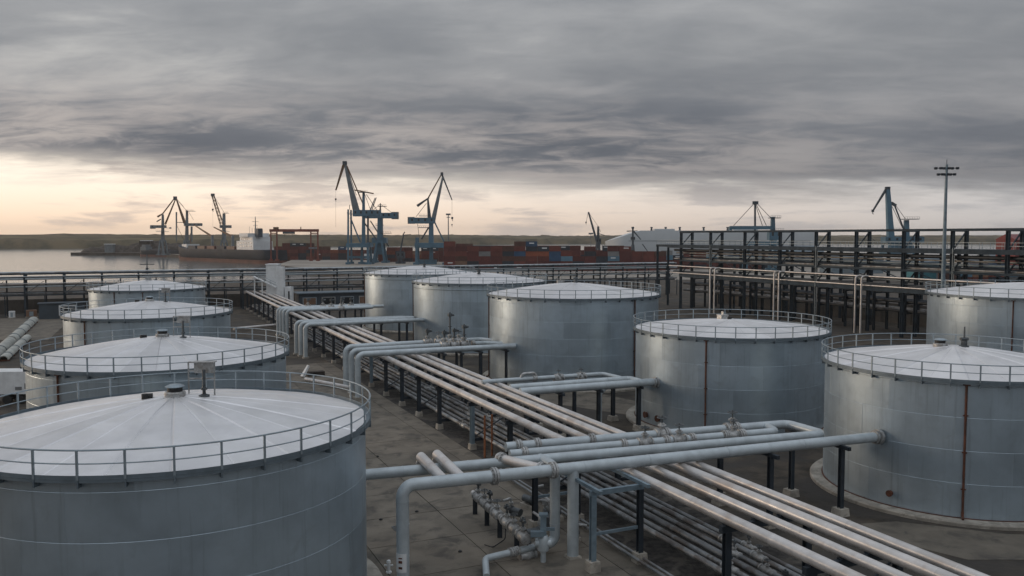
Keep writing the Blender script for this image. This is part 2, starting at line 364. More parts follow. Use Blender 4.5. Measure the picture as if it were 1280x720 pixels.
def tank(label, pos, r, h, courses, nplate=10, nroof=24, npost=34, rise=1.4, turn=0., drains=(), holes=(), gear=(), stiff=None):
    T = thing('storage_tank', label, 'storage tank', pos, turn, 'steel storage tanks of the depot')
    Z0 = .30; RR = r + .26
    cached(('f', r), lambda: MB().lathe([(r - .6, 0), (r + .95, 0), (r + .95, .20), (r + .88, .27), (r - .6, .28)], 72).mesh('foundation', 'old_concrete', True))
    inst('foundation', CACHE[('f', r)], T)
    inst('base_flange', cached(('bf', r), lambda: MB().lathe([(r - .2, .28), (r + .10, .28), (r + .10, .315), (r - .2, .315)], 72).mesh('base_flange', 'rust', True)), T)
    inst('inner_shell', cached(('in', r, h), lambda: MB().lathe([(r - .05, .29), (r - .05, h)], 72).mesh('inner_shell', 'rim_steel', True)), T)
    z = Z0
    for ci, ch in enumerate(courses):
        me = cached(('p', r, ch, nplate), lambda: plate_mesh(r, ch, nplate))
        off = (ci % 3) * .37 * 2 * pi / nplate + ci * .05
        for k in range(nplate): inst('shell_plate', me, T, (0, 0, z), off + 2 * pi * k / nplate)
        z += ch
    m0 = cached(('r', r, rise, nroof, 0), lambda: roof_mesh(r, rise, nroof)); m1 = cached(('r', r, rise, nroof, 1), lambda: roof_mesh(r, rise, nroof, lift=.02))
    for k in range(nroof): inst('roof_plate', (m0, m1)[k % 2], T, (0, 0, h), 2 * pi * k / nroof)
    inst('roof_cap', cached(('rc', rise), lambda: MB().lathe([(.001, rise + .05), (.45, rise + .03), (.5, rise - .05)], 20).mesh('roof_cap', 'roof_paint')), T, (0, 0, h))
    inst('rim_angle', cached(('ra', r), lambda: MB().lathe([(r - .02, -.10), (r + .06, -.10), (r + .06, -.015), (RR + .03, -.015), (RR + .03, .0), (r - .02, .0)], 96, closed=True).mesh('rim_angle', 'rim_steel', True, 30)), T, (0, 0, h))
    inst('toe_board', cached(('tb', r), lambda: MB().lathe([(RR, -.15), (RR + .018, -.15), (RR + .018, .14), (RR, .14)], 96, closed=True).mesh('toe_board', 'rim_steel', True, 30)), T, (0, 0, h))
    inst('handrail', cached(('hr', r), lambda: ring_tube(RR, 1.12, .036).mesh('handrail', 'rail_steel')), T, (0, 0, h))
    inst('middle_rail', cached(('mr', r), lambda: ring_tube(RR, .60, .027).mesh('middle_rail', 'rail_steel')), T, (0, 0, h))
    pm = cached(('post', r), lambda: MB().box((RR + .02, 0, .53), (.06, .09, 1.16)).mesh('rail_post', 'rail_steel', False))
    bm = cached(('brk', r), lambda: MB().add([(r - .01, -.03, -.36), (r - .01, .03, -.36), (r - .01, -.03, -.02), (r - .01, .03, -.02), (RR + .05, -.03, -.02), (RR + .05, .03, -.02), (RR + .05, -.03, -.36), (RR + .05, .03, -.36)],
        [(0, 1, 3, 2), (2, 3, 5, 4), (4, 5, 7, 6), (6, 7, 1, 0), (0, 2, 4, 6), (1, 7, 5, 3)]).mesh('rail_bracket', 'rim_steel', False))
    for k in range(npost):
        a = 2 * pi * k / npost; inst('rail_post', pm, T, (0, 0, h), a); inst('rail_bracket', bm, T, (0, 0, h), a)
    if stiff: inst('stiffener_ring', cached(('st', r), lambda: MB().lathe([(r - .02, -.05), (r + .12, -.05), (r + .12, .02), (r - .02, .02)], 96, closed=True).mesh('stiffener_ring', 'rim_steel', True, 30)), T, (0, 0, stiff))
    for a in drains:                          # rusty roof drain running down the shell
        a -= turn; d = Vector((cos(a), sin(a), 0))
        o = MB().tube([d * (r + .10) + Vector((0, 0, h - .25)), d * (r + .10) + Vector((0, 0, .55))], .075, 8).tube(fillet([d * (r + .10) + Vector((0, 0, .75)), d * (r + .10) + Vector((0, 0, .42)), d * (r + .45) + Vector((0, 0, .34))], .15, 4), .085, 8)
        for zz in (2.2, 4.6, 7.): o.box(d * (r + .07) + Vector((0, 0, min(zz, h - 1))), (.16, .3, .06), Matrix.Rotation(a, 4, 'Z'))
        dp = o.obj('drain_pipe', 'rust', T)
        MB().box(d * (r + .10) + Vector((0, 0, h - .14)), (.2, .42, .2), Matrix.Rotation(a, 4, 'Z')).obj('drain_head', 'rust', dp, False)
    for a, zz, big in holes:
        a -= turn; d = Vector((cos(a), sin(a), 0))
        MB().tube([d * (r - .02) + Vector((0, 0, zz)), d * (r + .22) + Vector((0, 0, zz))], .32 * big, 16).tube([d * (r + .20) + Vector((0, 0, zz)), d * (r + .27) + Vector((0, 0, zz))], .40 * big, 16).obj('manhole', 'rust', T)
    for kind, a, q in gear:
        a -= turn; x, y = q * cos(a), q * sin(a); zz = h + rise * (1 - (q / r) ** 1.35); p = Vector((x, y, zz))
        if kind == 'vent':
            vt = MB().lathe([(.30, -.15), (.50, .0), (.50, .2), (.46, .25), (.34, .26)], 20, p).obj('vent_base', 'valve_light', T)
            MB().lathe([(.36, .25), (.36, .48)], 20, p).obj('vent_screen', 'black_rubber', vt)
            MB().lathe([(.44, .47), (.46, .50), (.30, .58), (.001, .61)], 20, p).obj('vent_cap', 'rail_steel', vt)
        elif kind == 'gauge':
            R = Matrix.Rotation(-turn, 4, 'Z')
            gp = MB().tube([p + Vector((0, 0, -.1)), p + Vector((0, 0, 1.35))], .085, 10).lathe([(.26, -.05), (.27, .08), (.15, .12)], 14, p).lathe([(.16, .35), (.16, .42), (.09, .46)], 14, p).obj('gauge_pole', 'valve_iron', T)
            hb = MB()
            for dx in (-.95, .35): hb.box(p + R @ Vector((dx, .5, .70)), (.06, .06, 1.9), R)
            for dz in (.82, 1.22, 1.65): hb.box(p + R @ Vector((-.28, .5, dz)), (1.34, .10, .07), R)
            hb.obj('gauge_guard', 'valve_light', gp, False)
            MB().box(p + R @ Vector((-.1, .42, 1.40)), (.95, .34, .52), R).box(p + R @ Vector((-.1, .38, 1.69)), (1.1, .5, .05), R).obj('gauge_box', 'valve_light', gp, False)
        elif kind == 'stub':
            MB().tube([p + Vector((0, 0, -.05)), p + Vector((0, 0, .26))], .17, 10).tube([p + Vector((-.1, 0, .16)), p + Vector((.34, .05, .16))], .12, 10).obj('roof_nozzle', 'black_rubber', T)
        elif kind == 'mast':
            MB().tube([p + Vector((0, 0, -.1)), p + Vector((0, 0, .5)), p + Vector((0, 0, .5)), p + Vector((0, 0, 1.5))], [.22, .22, .07, .05], 10).lathe([(.34, -.05), (.34, .12), (.22, .14)], 12, p).tube([p + Vector((-.3, 0, .6)), p + Vector((.3, 0, .6))], .12, 8).obj('level_gauge', 'valve_iron', T)
        elif kind == 'box':
            MB().box(p + Vector((0, 0, .18)), (.9, .7, .44)).box(p + Vector((0, 0, .43)), (1.0, .8, .07)).box(p + Vector((0, 0, .6)), (.09, .3, .4)).obj('roof_vent_box', 'valve_light', T, False)
    return T
def fac(px):      # shell angle (world) of the outward direction towards (px)
    return px
CS = [2.15, 2.15, 2.15, 2.15, .30]; CL = [2.0, 2.0, 2.0, 2.0, 2.0, .70]
D2R = pi / 180
tank('large grey steel tank in the left foreground, nearest of all', (-16.7, 41.5, 0), 9.3, 9.2, [2.1, 2.1, 2.1, 2.0, .60], gear=(('vent', 0, .05), ('stub', 190 * D2R, 1.35), ('gauge', 20 * D2R, 1.4)), turn=.1)
tank('grey tank directly behind the left foreground tank, second of the left row', tuple(SW(71.8, 2.2)), 9.4, 9.2, [2.1, 2.1, 2.1, 2.0, .60], gear=(('vent', 0, .05), ('stub', 185 * D2R, 1.5), ('gauge', 10 * D2R, 1.6)), drains=(-112 * D2R,), turn=.35)
tank('grey tank third of the left row, before the small tank by the dark pipe rack', tuple(SW(112, 2.1)), 9.35, 9.2, CS, gear=(('vent', 0, .05), ('stub', 185 * D2R, 1.5), ('gauge', 8 * D2R, 1.9)), drains=(-112 * D2R,), turn=.6)
tank('farthest tank of the left row, its roof just below the waterfront pipe rack', tuple(SW(165, 3.0)), 9.6, 9.2, CS, gear=(('box', 0, .1),), drains=(-100 * D2R, -72 * D2R), turn=.2)
tank('big grey tank at the right edge with rusty drain pipe and concrete ring', (32.5, 62.0, 0), 8.85, 9.2, [2.25, 2.15, 2.15, 2.05, .30], nplate=9, gear=(('vent', 150 * D2R, .9), ('mast', -10 * D2R, .7)), drains=(-112.5 * D2R,), holes=((-141 * D2R, 1.15, .55),), rise=1.2, turn=.15)
tank('grey tank behind the right foreground tank, reached by middle cross pipes', (21.95, 85.1, 0), 9.35, 9.2, CS, gear=(('box', 95 * D2R, 2.2), ('stub', 80 * D2R, 1.)), rise=.85, drains=(-117 * D2R,), holes=((-160 * D2R, 1.1, .8), (-148 * D2R, 1.1, .8)), turn=.45)
tank('tall pale grey tank nearest of the three in the middle row', tuple(SW(97.5, 52.8)), 11, 11, CL, nplate=12, npost=38, gear=(('mast', 0, .3), ('box', 120 * D2R, 3.0)), drains=(-52 * D2R, -172 * D2R), turn=.2)
tank('tall pale grey tank, middle one of the three in the middle row', tuple(SW(131.5, 53.4)), 11, 11, CL, nplate=12, npost=38, gear=(('mast', -90 * D2R, 2.4),), drains=(-170 * D2R,), turn=.5, stiff=10.1)
tank('tall pale grey tank farthest of the three in the middle row, before the blue cranes', tuple(SW(165.5, 54.0)), 11, 11, CL, nplate=12, npost=38, gear=(('mast', -60 * D2R, 2.4),), drains=(-168 * D2R,), turn=.3, stiff=10.1)
tank('tall tank cut by the right edge, behind the right foreground tank', tuple(SW(68.8, 100.6)), 11, 11.4, [2.0, 2.0, 2.0, 2.0, 2.0, 1.1], nplate=12, npost=38, gear=(('box', 0, .3),), drains=(-128 * D2R,), turn=.7)
# ------------------------------------------------------------------ pipework helpers
def quat(d): return Vector(d).to_track_quat('X', 'Z')
def flange_mesh(r):
    b = MB()
    for x0, x1, q in ((-.13, -.02, 1.42), (.02, .13, 1.42), (-.22, .22, 1.12)):
        b.tube([(x0, 0, 0), (x1, 0, 0)], r * q, 18)
    for k in range(10):
        a = 2 * pi * k / 10; b.tube([(-.19, r * 1.28 * cos(a), r * 1.28 * sin(a)), (.19, r * 1.28 * cos(a), r * 1.28 * sin(a))], .028, 5)
    return b.mesh('flange', 'valve_light')
def put(o, p, d): o.rotation_mode = 'QUATERNION'; o.rotation_quaternion = quat(d); o.location = p; return o
def flange(parent, p, d, r): return put(inst('flange', cached(('fl', r), lambda: flange_mesh(r)), parent), p, d)
def valve_mesh(r):
    b = MB(); n = 16
    prof = [(-.55, 1.0), (-.5, 1.45), (-.40, 1.45), (-.38, 1.05), (-.2, 1.3), (0, 1.55), (.2, 1.3), (.38, 1.05), (.40, 1.45), (.5, 1.45), (.55, 1.0)]
    b.tube([(x, 0, 0) for x, q in prof], [r * q for x, q in prof], n)
    b.tube([(0, 0, r), (0, 0, r * 2.6)], r * .55, 12).tube([(0, 0, r * 2.0), (0, 0, r * 2.25)], r * .95, 12)
    return b.mesh('valve_body', 'valve_light')
def wheel_mesh(r):
    b = MB(); b.tube([(0, 0, 0), (0, 0, r * 1.8)], r * .16, 8); R = r * 1.05; z = r * 1.3
    b.tube([(R * cos(2 * pi * k / 16), R * sin(2 * pi * k / 16), z) for k in range(17)], r * .12, 6, False)
    for k in range(4): b.tube([(0, 0, z), (R * cos(pi * k / 2), R * sin(pi * k / 2), z)], r * .08, 5)
    return b.mesh('handwheel', 'valve_iron')
def actuator_mesh(r):
    b = MB(); b.tube([(0, 0, 0), (0, 0, r * 1.2)], r * .35, 8).box((0, 0, r * 1.75), (r * 1.3, r * 1.0, r * 1.1)).tube([(r * .3, 0, r * 1.75), (r * 1.5, 0, r * 1.75)], r * .42, 12).tube([(0, -r * .9, r * 1.75), (0, 0, r * 1.75)], r * .3, 10).tube([(0, 0, r * 2.2), (0, 0, r * 2.7)], r * .25, 10)
    return b.mesh('actuator', 'valve_iron')
def valve(parent, p, d, r, kind='wheel', up=1.):
    v = put(inst('valve', cached(('va', r), lambda: valve_mesh(r)), parent), p, d)
    inst('handwheel' if kind == 'wheel' else 'actuator', cached((kind, r), lambda: (wheel_mesh if kind == 'wheel' else actuator_mesh)(r)), v, (0, 0, r * 2.5))
    return v
def pipe(name, label, pts, r, m, R=None, group=None, flanges=(), valves=(), cat='pipe', n=18, collars=()):
    pts = [Vector(p) for p in pts]; base = Vector((pts[0].x, pts[0].y, min(p.z for p in pts)))
    t = thing(name, label, cat, base, 0, group)
    MB().tube([p - base for p in fillet(pts, R or r * 2.4)], r, n).obj('pipe_run', m, t, ang=40)
    def on(seg, f): a, b = pts[seg], pts[seg + 1]; return a.lerp(b, f) - base, (b - a).normalized()
    for seg, f in flanges: p, d = on(seg, f); flange(t, p, d, r)
    for seg, f, kind in valves: p, d = on(seg, f); valve(t, p, d, r, kind)
    for seg, f in collars:
        p, d = on(seg, f); put(inst('collar', cached(('co', r, m), lambda: MB().tube([(-.04, 0, 0), (.04, 0, 0)], r * 1.035, 18).mesh('collar', m)), t), p, d)
    return t
def nozzle(t, p, d, r): 
    put(inst('nozzle_flange', cached(('nz', r), lambda: MB().tube([(-.35, 0, 0), (-.26, 0, 0)], r * 1.35, 18).tube([(-.1, 0, 0), (.15, 0, 0)], r * 1.5, 18).mesh('nozzle_flange', 'valve_light')), t), p, d)
def pier(parent, p, sz=.62, h=.55):
    return inst('concrete_foot', cached(('pier', sz, h), lambda: MB().add([(-sz / 2, -sz / 2, 0), (sz / 2, -sz / 2, 0), (sz / 2, sz / 2, 0), (-sz / 2, sz / 2, 0), (-sz * .44, -sz * .44, h), (sz * .44, -sz * .44, h), (sz * .44, sz * .44, h), (-sz * .44, sz * .44, h)],
        [(3, 2, 1, 0), (4, 5, 6, 7), (0, 1, 5, 4), (1, 2, 6, 5), (2, 3, 7, 6), (3, 0, 4, 7)]).mesh('concrete_foot', 'old_concrete', False)), parent, p, GA)
def hcol(w, h):                      # steel H column, base at z=0
    t = w * .14; b = MB()
    b.box((0, 0, h / 2), (t, w - 2 * t, h)).box((0, w / 2 - t / 2, h / 2), (w, t, h)).box((0, -w / 2 + t / 2, h / 2), (w, t, h))
    return b
def column(parent, p, w, h, m='dark_steel', name='column'):
    me = cached(('hc', w, round(h, 3), m), lambda: hcol(w, h).mesh(name, m, False)); return inst(name, me, parent, p, GA)
def beam(parent, p, q, a, b, m='dark_steel', name='beam'):
    return MB().bar(p, q, a, b).obj(name, m, parent, False)

# ------------------------------------------------------------------ the main pipe track
MAINZ = 4.5; MW = (26.75, 28.55, 30.2, 31.45); MR = (.30, .25, .30, .25)
names = ['leftmost of the four long pale pipes on top of the main trestles', 'second from left of the four long pale pipes on the trestles', 'third from left of the four long pale pipes on the trestles', 'rightmost of the four long pale pipes on top of the main trestles']
for i, (w, r) in enumerate(zip(MW, MR)):
    t = thing('pipeline', names[i], 'pipe', SW(12, w, MAINZ), 0, 'long pipes on the main trestles')
    L = 6.0; k = 0; s = 12.
    me = cached(('sec', r), lambda: MB().tube([(0, 0, 0), (L - .004, 0, 0)], r, 20).mesh('pipe_section', 'clad_pipe', ang=40))
    mb_ = cached(('band', r), lambda: MB().tube([(-.03, 0, 0), (.03, 0, 0)], r * 1.022, 20).mesh('joint_band', 'clad_pipe', ang=40))
    off = random.uniform(0, 3)
    while s < 222:
        o = inst('pipe_section', me, t); put(o, GD * (s - 12), GD)
        put(inst('joint_band', mb_, t), GD * (s - 12 + .01), GD); s += L
LOW = [(27.5, 1.22, .17), (28.15, 1.20, .15), (28.9, 1.24, .19), (29.7, 1.20, .15), (30.5, 1.22, .17), (31.1, 1.19, .14), (25.6, .36, .09), (26.0, .36, .08), (33.0, 1.0, .15), (33.6, 1.0, .13)]
for i, (w, z, r) in enumerate(LOW):
    lab = [ORD[i] + ' from left of the thin grey pipes low between the trestle legs'] if i < 6 else [['left one of two thin ground pipes along the trestle feet', 'right one of two thin ground pipes along the trestle feet', 'left one of two low pipes on the tank side of the trestles', 'right one of two low pipes on the tank side of the trestles'][i - 6]]
    t = pipe('low_pipe', lab[0], [SW(10, w, z), SW(62 if z < .5 else 221, w, z)], r, 'low_pipe', group='thin pipes under the main track', n=12)
    for s in (27, 33, 36, 57.5, 71, 74, 79, 92, 104, 118):
        s += random.uniform(-2.5, 2.5)
        if random.random() < .55 and i < 6: valve(t, GD * (s - 10), GD, r, random.choice(('wheel', 'act')))
BENTS = [15, 22, 27.5, 33.2, 52, 59.5, 67.5, 76, 82.3, 88.2, 94.5] + [101 + 7 * k for k in range(18)]
for i, s in enumerate(BENTS):
    t = thing('trestle', ('blue grey painted ' if s == 67.5 else 'dark steel ') + 'trestle carrying the four pale pipes, ' + ORD[i] + ' counted from the camera', 'trestle', SW(s, 29, 0), 0, 'trestles under the main pipes')
    c = SW(s, 29, 0)
    for j, w in enumerate((26.7, 31.9)):
        p = SW(s, w, 0) - c; pier(t, p, .62, .55); column(t, p + Vector((0, 0, .5)), .34, 3.35, 'blue_steel' if (s == 67.5 and j == 0) or s in (101, 108) else 'dark_steel')
    beam(t, SW(s, 26.3, 4.02) - c, SW(s, 32.3, 4.02) - c, .26, .34); beam(t, SW(s, 26.75, .88) - c, SW(s, 33.9, .88) - c, .18, .26)
    column(t, SW(s, 33.7, 0) - c, .2, .76)
    for w, r in zip(MW, MR): MB().box(SW(s, w, 4.23) - c, (.5, .3, .07), Matrix.Rotation(GA, 4, 'Z')).obj('pipe_shoe', 'dark_steel', t, False)
    if i % 2 == 0: beam(t, SW(s, 26.75, 1.05) - c, SW(s, 31.85, 3.8) - c, .09, .09, name='brace')

# ------------------------------------------------------------------ front cross pipes
A1 = at(503, 607, 5.42); A1b = at(1087, 547, 4.88); dA = (A1b - A1).normalized()
t = pipe('cross_pipe', 'front cross pipe rising from the yard in an elbow and running to the right tank', [Vector((A1.x, A1.y, .02)), A1, A1b + dA * .9], .34, 'blue_pipe', .62, 'front cross pipes', flanges=((1, .155), (1, .262)), collars=((0, .3), (0, .62), (0, .84), (1, .32), (1, .45), (1, .62), (1, .8)))
nozzle(t, A1b + dA * .75 - Vector((A1.x, A1.y, .02)), dA, .34)
sg = MB()
for k in range(7):
    a = radians(-150 + 15 * k); sg.box((.352 * cos(a), .352 * sin(a), 1.35), (.02, .1, 1.0), Matrix.Rotation(a, 4, 'Z'))
sg = sg.obj('marker_plate', 'white_paint', t, False)
mk = MB()
for z, h in ((1.1, .12), (1.42, .14), (1.62, .06)): 
    a = radians(-105); mk.box((.366 * cos(a), .366 * sin(a), z), (.012, .2, h), Matrix.Rotation(a, 4, 'Z'))
mk.obj('marker_print', 'rust', sg, False)
B1 = at(463, 592, 5.12) - GV * 1.4; B2 = at(1030, 543, 5.08); dB = (B2 - B1).normalized(); B3 = B2 + GD * 3.5
t = pipe('cross_pipe', 'second cross pipe, leaving the left foreground tank and looping back at its end', [B1, B2, B3, B3 - dB * 21.2], .31, 'blue_pipe', .55, 'front cross pipes', flanges=((2, .20), (2, .235), (2, .46), (2, .49), (2, .72), (2, .90), (2, .96)), collars=((0, .1), (0, .22), (0, .5), (0, .7), (0, .85)))
nozzle(t, GV * .35, -GV, .31)
for q in (.215, .475): valve(t, B3 - B1 - dB * 21.2 * q, dB, .31, 'wheel')
C1 = B2 + GD * 1.75 - dB * 2.4; C0 = C1 - dB * 19.3
t = pipe('cross_pipe', 'third cross pipe, short one with flanges between the loop of the second', [C0, C1, C1 + GD * 1.6 + dB * .5], .27, 'blue_pipe', .5, 'front cross pipes', flanges=((0, .05), (0, .40), (0, .56), (0, .66), (0, .79), (0, .86)), collars=((0, .2), (0, .5)))
for q in (.48, .61, .825): valve(t, (C1 - C0) * q, dB, .27, 'wheel')
# header across, stubs
H0 = at(622, 568, 5.55); H1 = A1 + dA * ((A1b - A1).length * .262)
t = pipe('header_pipe', 'short pale pipe joining the back cross pipes to the front one', [H0 + Vector((0, 0, -.2)), H1], .27, 'clad_pipe', group='short pipes on the cross pipes', flanges=((0, .08), (0, .86)))
for i, (u, v) in enumerate(((526, 571), (546, 568))):
    p = at(u, v, 5.72); q = A1 + dA * ((p - A1).dot(GV) / dA.dot(GV)); q = p - GD * ((p - q).dot(GD) - .05); q.z = 5.36
    t = pipe('capped_pipe', ('left' if i == 0 else 'right') + ' one of two short capped pipes slanting over the second cross pipe', [p, q], .29, 'clad_pipe', group='short pipes on the cross pipes', collars=((0, .45),))
    put(inst('end_cap', cached('cap', lambda: MB().tube([(-.12, 0, 0), (-.09, 0, 0), (-.02, 0, 0), (.05, 0, 0)], [.12, .24, .295, .295], 18).mesh('end_cap', 'clad_pipe')), t), Vector((0, 0, 0)), q - p)
# vertical drops
ps = 41.35
V2 = SW(ps, 22.75, 0); f = (V2 - A1).dot(dA); V2 = A1 + dA * f
t = pipe('drop_pipe', 'right one of two upright pipes under the front cross pipe, standing on the yard', [Vector((V2.x, V2.y, .05)), Vector((V2.x, V2.y, V2.z))], .33, 'blue_pipe', group='upright pipes under the cross pipes', collars=((0, .25), (0, .6)))
pier(t, Vector((0, 0, -.05)), .8, .18)
V1 = V2 - GV * .55 + GD * 1.2
t = pipe('drop_pipe', 'left one of two upright pipes under the front cross pipe, bending to the valve line', [Vector((V1.x, V1.y, 5.1)) + GD * 2.0, Vector((V1.x, V1.y, 5.1)), Vector((V1.x, V1.y, .62)), Vector((V1.x, V1.y, .62)) - GV * .9 - GD * .1], .30, 'blue_pipe', .55, 'upright pipes under the cross pipes', collars=((1, .4), (1, .75)))
vq = Vector((V1.x, V1.y, .62)) - GV * .8 - GD * .1
t = pipe('bent_pipe', 'thin pale pipe on the yard with two elbows, leaving the left upright pipe', [vq, vq - GV * 3.9 - GD * .6, vq - GV * 4.4 - GD * 2.0 + Vector((0, 0, -.4))], .19, 'blue_pipe', .45, None, flanges=((0, .12), (0, .48), (0, .55)))
valve(t, (-GV * 3.9 - GD * .6) * .28, -GV, .2, 'wheel')
# the valve line low on the yard
m0 = SW(52.0, 20.6, 1.35); m1 = SW(42.6, 20.1, 1.35)
t = pipe('valve_line', 'low line of valves and short pipe pieces under the front cross pipes', [m0, m1], .16, 'clad_pipe', group=None, cat='pipe', flanges=((0, .42), (0, .60), (0, .72), (0, .9)))
dm = (m1 - m0).normalized()
for f, k in ((.12, 'act'), (.25, 'wheel'), (.36, 'act'), (.5, 'wheel'), (.68, 'act'), (.8, 'wheel'), (.95, 'act')): valve(t, dm * (m1 - m0).length * f, dm, .22, k)
for f in (.05, .3, .55, .85):
    p = (m1 - m0) * f; MB().box((p.x, p.y, -.74), (.3, .3, 1.2)).obj('support_block', 'dark_steel', t, False)
MB().tube(fillet([dm * 6.2 + Vector((0, 0, -.2)), dm * 6.4 + Vector((-.1, -.3, -.9)), dm * 6.0 + Vector((-.7, -1.0, -1.3)), dm * 5.2 + Vector((-.9, -1.3, -1.3))], .3, 5), .035, 6).obj('hose', 'black_rubber', t)
# tall gate valve at the end of the line
gv = SW(42.2, 21.0, 0)
t = thing('gate_valve', 'tall blue grey gate valve standing at the near end of the low valve line', 'valve', gv)
MB().tube([(0, 0, .02), (0, 0, .9)], .16, 12).tube([(-.45, 0, 1.15), (.45, 0, 1.15)], .26, 14).lathe([(.3, .7), (.34, .8), (.34, 1.4), (.26, 1.55), (.2, 1.6)], 16).obj('valve_body', 'blue_pipe', t)
MB().box((0, 0, 2.15), (.34, .30, 1.2)).box((0, 0, 2.78), (.5, .42, .12)).obj('yoke', 'blue_steel', t, False)
MB().box((-.35, -.25, 1.75), (.75, .3, .3)).box((.4, .1, 1.9), (.5, .16, .16)).obj('gearbox', 'blue_steel', t, False)
# extra clutter of small pumps and instruments below the cross pipes
for i, (s, w, sc) in enumerate(((45.3, 21.9, 1.), (46.8, 23.6, 1.15), (49.5, 22.6, .9), (48.2, 24.6, 1.1), (44.0, 24.0, .9), (51.2, 24.4, 1.))):
    t = thing('small_pump', ['dark pump nearest the tall gate valve', 'dark pump behind the upright pipes', 'dark pump beside the far end of the valve line', 'dark pump close to the trestle foot', 'dark pump right behind the steel support frame', 'dark pump farthest back under the cross pipes'][i], 'pump', SW(s, w, 0), GA + i, 'small pumps under the cross pipes'); t.scale = (sc,) * 3
    MB().box((0, 0, .16), (1.3, .6, .28)).obj('plinth', 'old_concrete', t, False)
    MB().tube([(-.5, 0, .62), (.28, 0, .62)], .26, 14).tube([(.28, 0, .62), (.34, 0, .62), (.5, 0, .62)], [.3, .34, .2], 14).obj('motor', 'valve_iron', t)
    MB().tube(fillet([(.42, 0, .62), (.42, 0, 1.5), (.42, .9, 1.5)], .2, 5), .09, 10).tube([(.42, 0, 1.05), (.42, 0, 1.2)], .16, 10).obj('riser', 'valve_light', t)
# steel frame carrying them
def frame4(label, s0, s1, w0, w1, h, m='blue_steel', mid=True):
    c = SW(s0, w0, 0); t = thing('support_frame', label, 'steel frame', c, 0, 'steel frames under the cross pipes')
    for a in (s0, s1):
        for b in (w0, w1): pier(t, SW(a, b) - c, .7, .62); column(t, SW(a, b, .58) - c, .30, h - .58 - .28, m if a == s0 and b == w0 else 'dark_steel')
        beam(t, SW(a, w0 - .2, h - .14) - c, SW(a, w1 + .2, h - .14) - c, .22, .28, m)
        if mid: beam(t, SW(a, w0 + .16, 2.1) - c, SW(a, w1 - .16, 2.1) - c, .12, .16, m)
    for b in (w0 + .01, w1 - .01): beam(t, SW(s0 - .9, b, h + .10) - c, SW(s1 + .4, b, h + .10) - c, .2, .19, m)
    return t
frame4('steel frame with concrete feet under the front cross pipes', 39.9, 47.2, 22.9, 25.95, 4.55)
def goal(label, s0, s1, w, h, m='dark_steel', grp='two-legged supports of the cross pipes', cw=.30):
    c = SW(s0, w, 0); t = thing('pipe_support', label, 'pipe support', c, 0, grp)
    for a in (s0, s1): pier(t, SW(a, w) - c, .85, .5); column(t, SW(a, w, .46) - c, cw, h - .46 - .24, m)
    beam(t, SW(s0 - .7, w, h - .12) - c, SW(s1 + .6, w, h - .12) - c, .22, .24, m); return t
goal('two-legged support beside the right tank under the front cross pipes', 41.4, 46.0, 42.6, 4.72)
goal('two-legged support halfway from the main pipes to the right tank', 41.6, 46.6, 36.8, 4.74)

# ------------------------------------------------------------------ middle cross pipes
zB = 4.62; cC = Vector((21.95, 85.1, 0)); sC, wC = sw_of(cC)
def wall_w(s, sc, wc, r): return wc - sqrt(max(r * r - (s - sc) ** 2, 1))
b1 = SW(68.0, 31.5, zB); b1e = SW(67.7, wall_w(67.7, sC, wC, 9.35) + .1, zB - .05)
t = pipe('cross_pipe', 'front one of the middle cross pipes, ending on the shell of the tank behind', [b1, b1e], .36, 'blue_pipe', group='middle cross pipes', collars=((0, .3), (0, .6), (0, .85)))
nozzle(t, b1e - b1 - GV * .1, GV, .36)
b2 = SW(70.2, 31.5, zB); b2e = SW(70.0, 44.2, zB - .05)
pipe('cross_pipe', 'middle one of the middle cross pipes', [b2, b2e, b2e - GD * 1.9], .33, 'blue_pipe', .5, 'middle cross pipes', collars=((0, .25), (0, .55), (0, .8)))
b3 = SW(72.8, 29.8, zB + .25); b3e = SW(72.4, 42.6, zB + .2)
t = pipe('cross_pipe', 'rear thin one of the middle cross pipes with valves', [b3, b3e, b3e - GD * 2.1 + GV * .8 + Vector((0, 0, -.15))], .22, 'blue_pipe', .45, 'middle cross pipes', flanges=((0, .42), (0, .60), (0, .64), (0, .79), (0, .83)))
for f in (.62, .81): valve(t, (b3e - b3) * f, GV, .22, 'wheel')
MB().tube(fillet([(b3e - b3) * .30 + Vector((0, 0, .1)), (b3e - b3) * .32 + Vector((0, 0, .75)), (b3e - b3) * .42 + Vector((0, 0, .75)), (b3e - b3) * .45 + Vector((0, 0, .05))], .4, 5), .13, 10).obj('bypass_loop', 'valve_light', t)
goal('support of the middle cross pipes next to the tank shell', 67.9, 72.6, 43.9, 4.3, cw=.34)
goal('support of the middle cross pipes, middle one', 67.9, 72.6, 39.5, 4.3)
goal('support of the middle cross pipes nearest the main pipes', 67.9, 72.6, 35.5, 4.3)
vp = SW(70.8, 41.4, 0)
t = pipe('hydrant_riser', 'slim blue grey riser with bent top below the middle cross pipes', [vp, vp + Vector((0, 0, 3.2)), vp + Vector((0, 0, 3.7)) + GV * .9 + GD * .4], .16, 'blue_pipe', .3, cat='pipe')
for i, (u, v) in enumerate(((606, 573), (615, 571))):
    p = at(u, v, 0); pipe('orange_post', ('left' if i == 0 else 'right') + ' one of two slim rust orange upright pipes beside the trestles', [p, p + Vector((0, 0, 3.6))], .09, 'rust_orange', group='orange uprights', n=10)

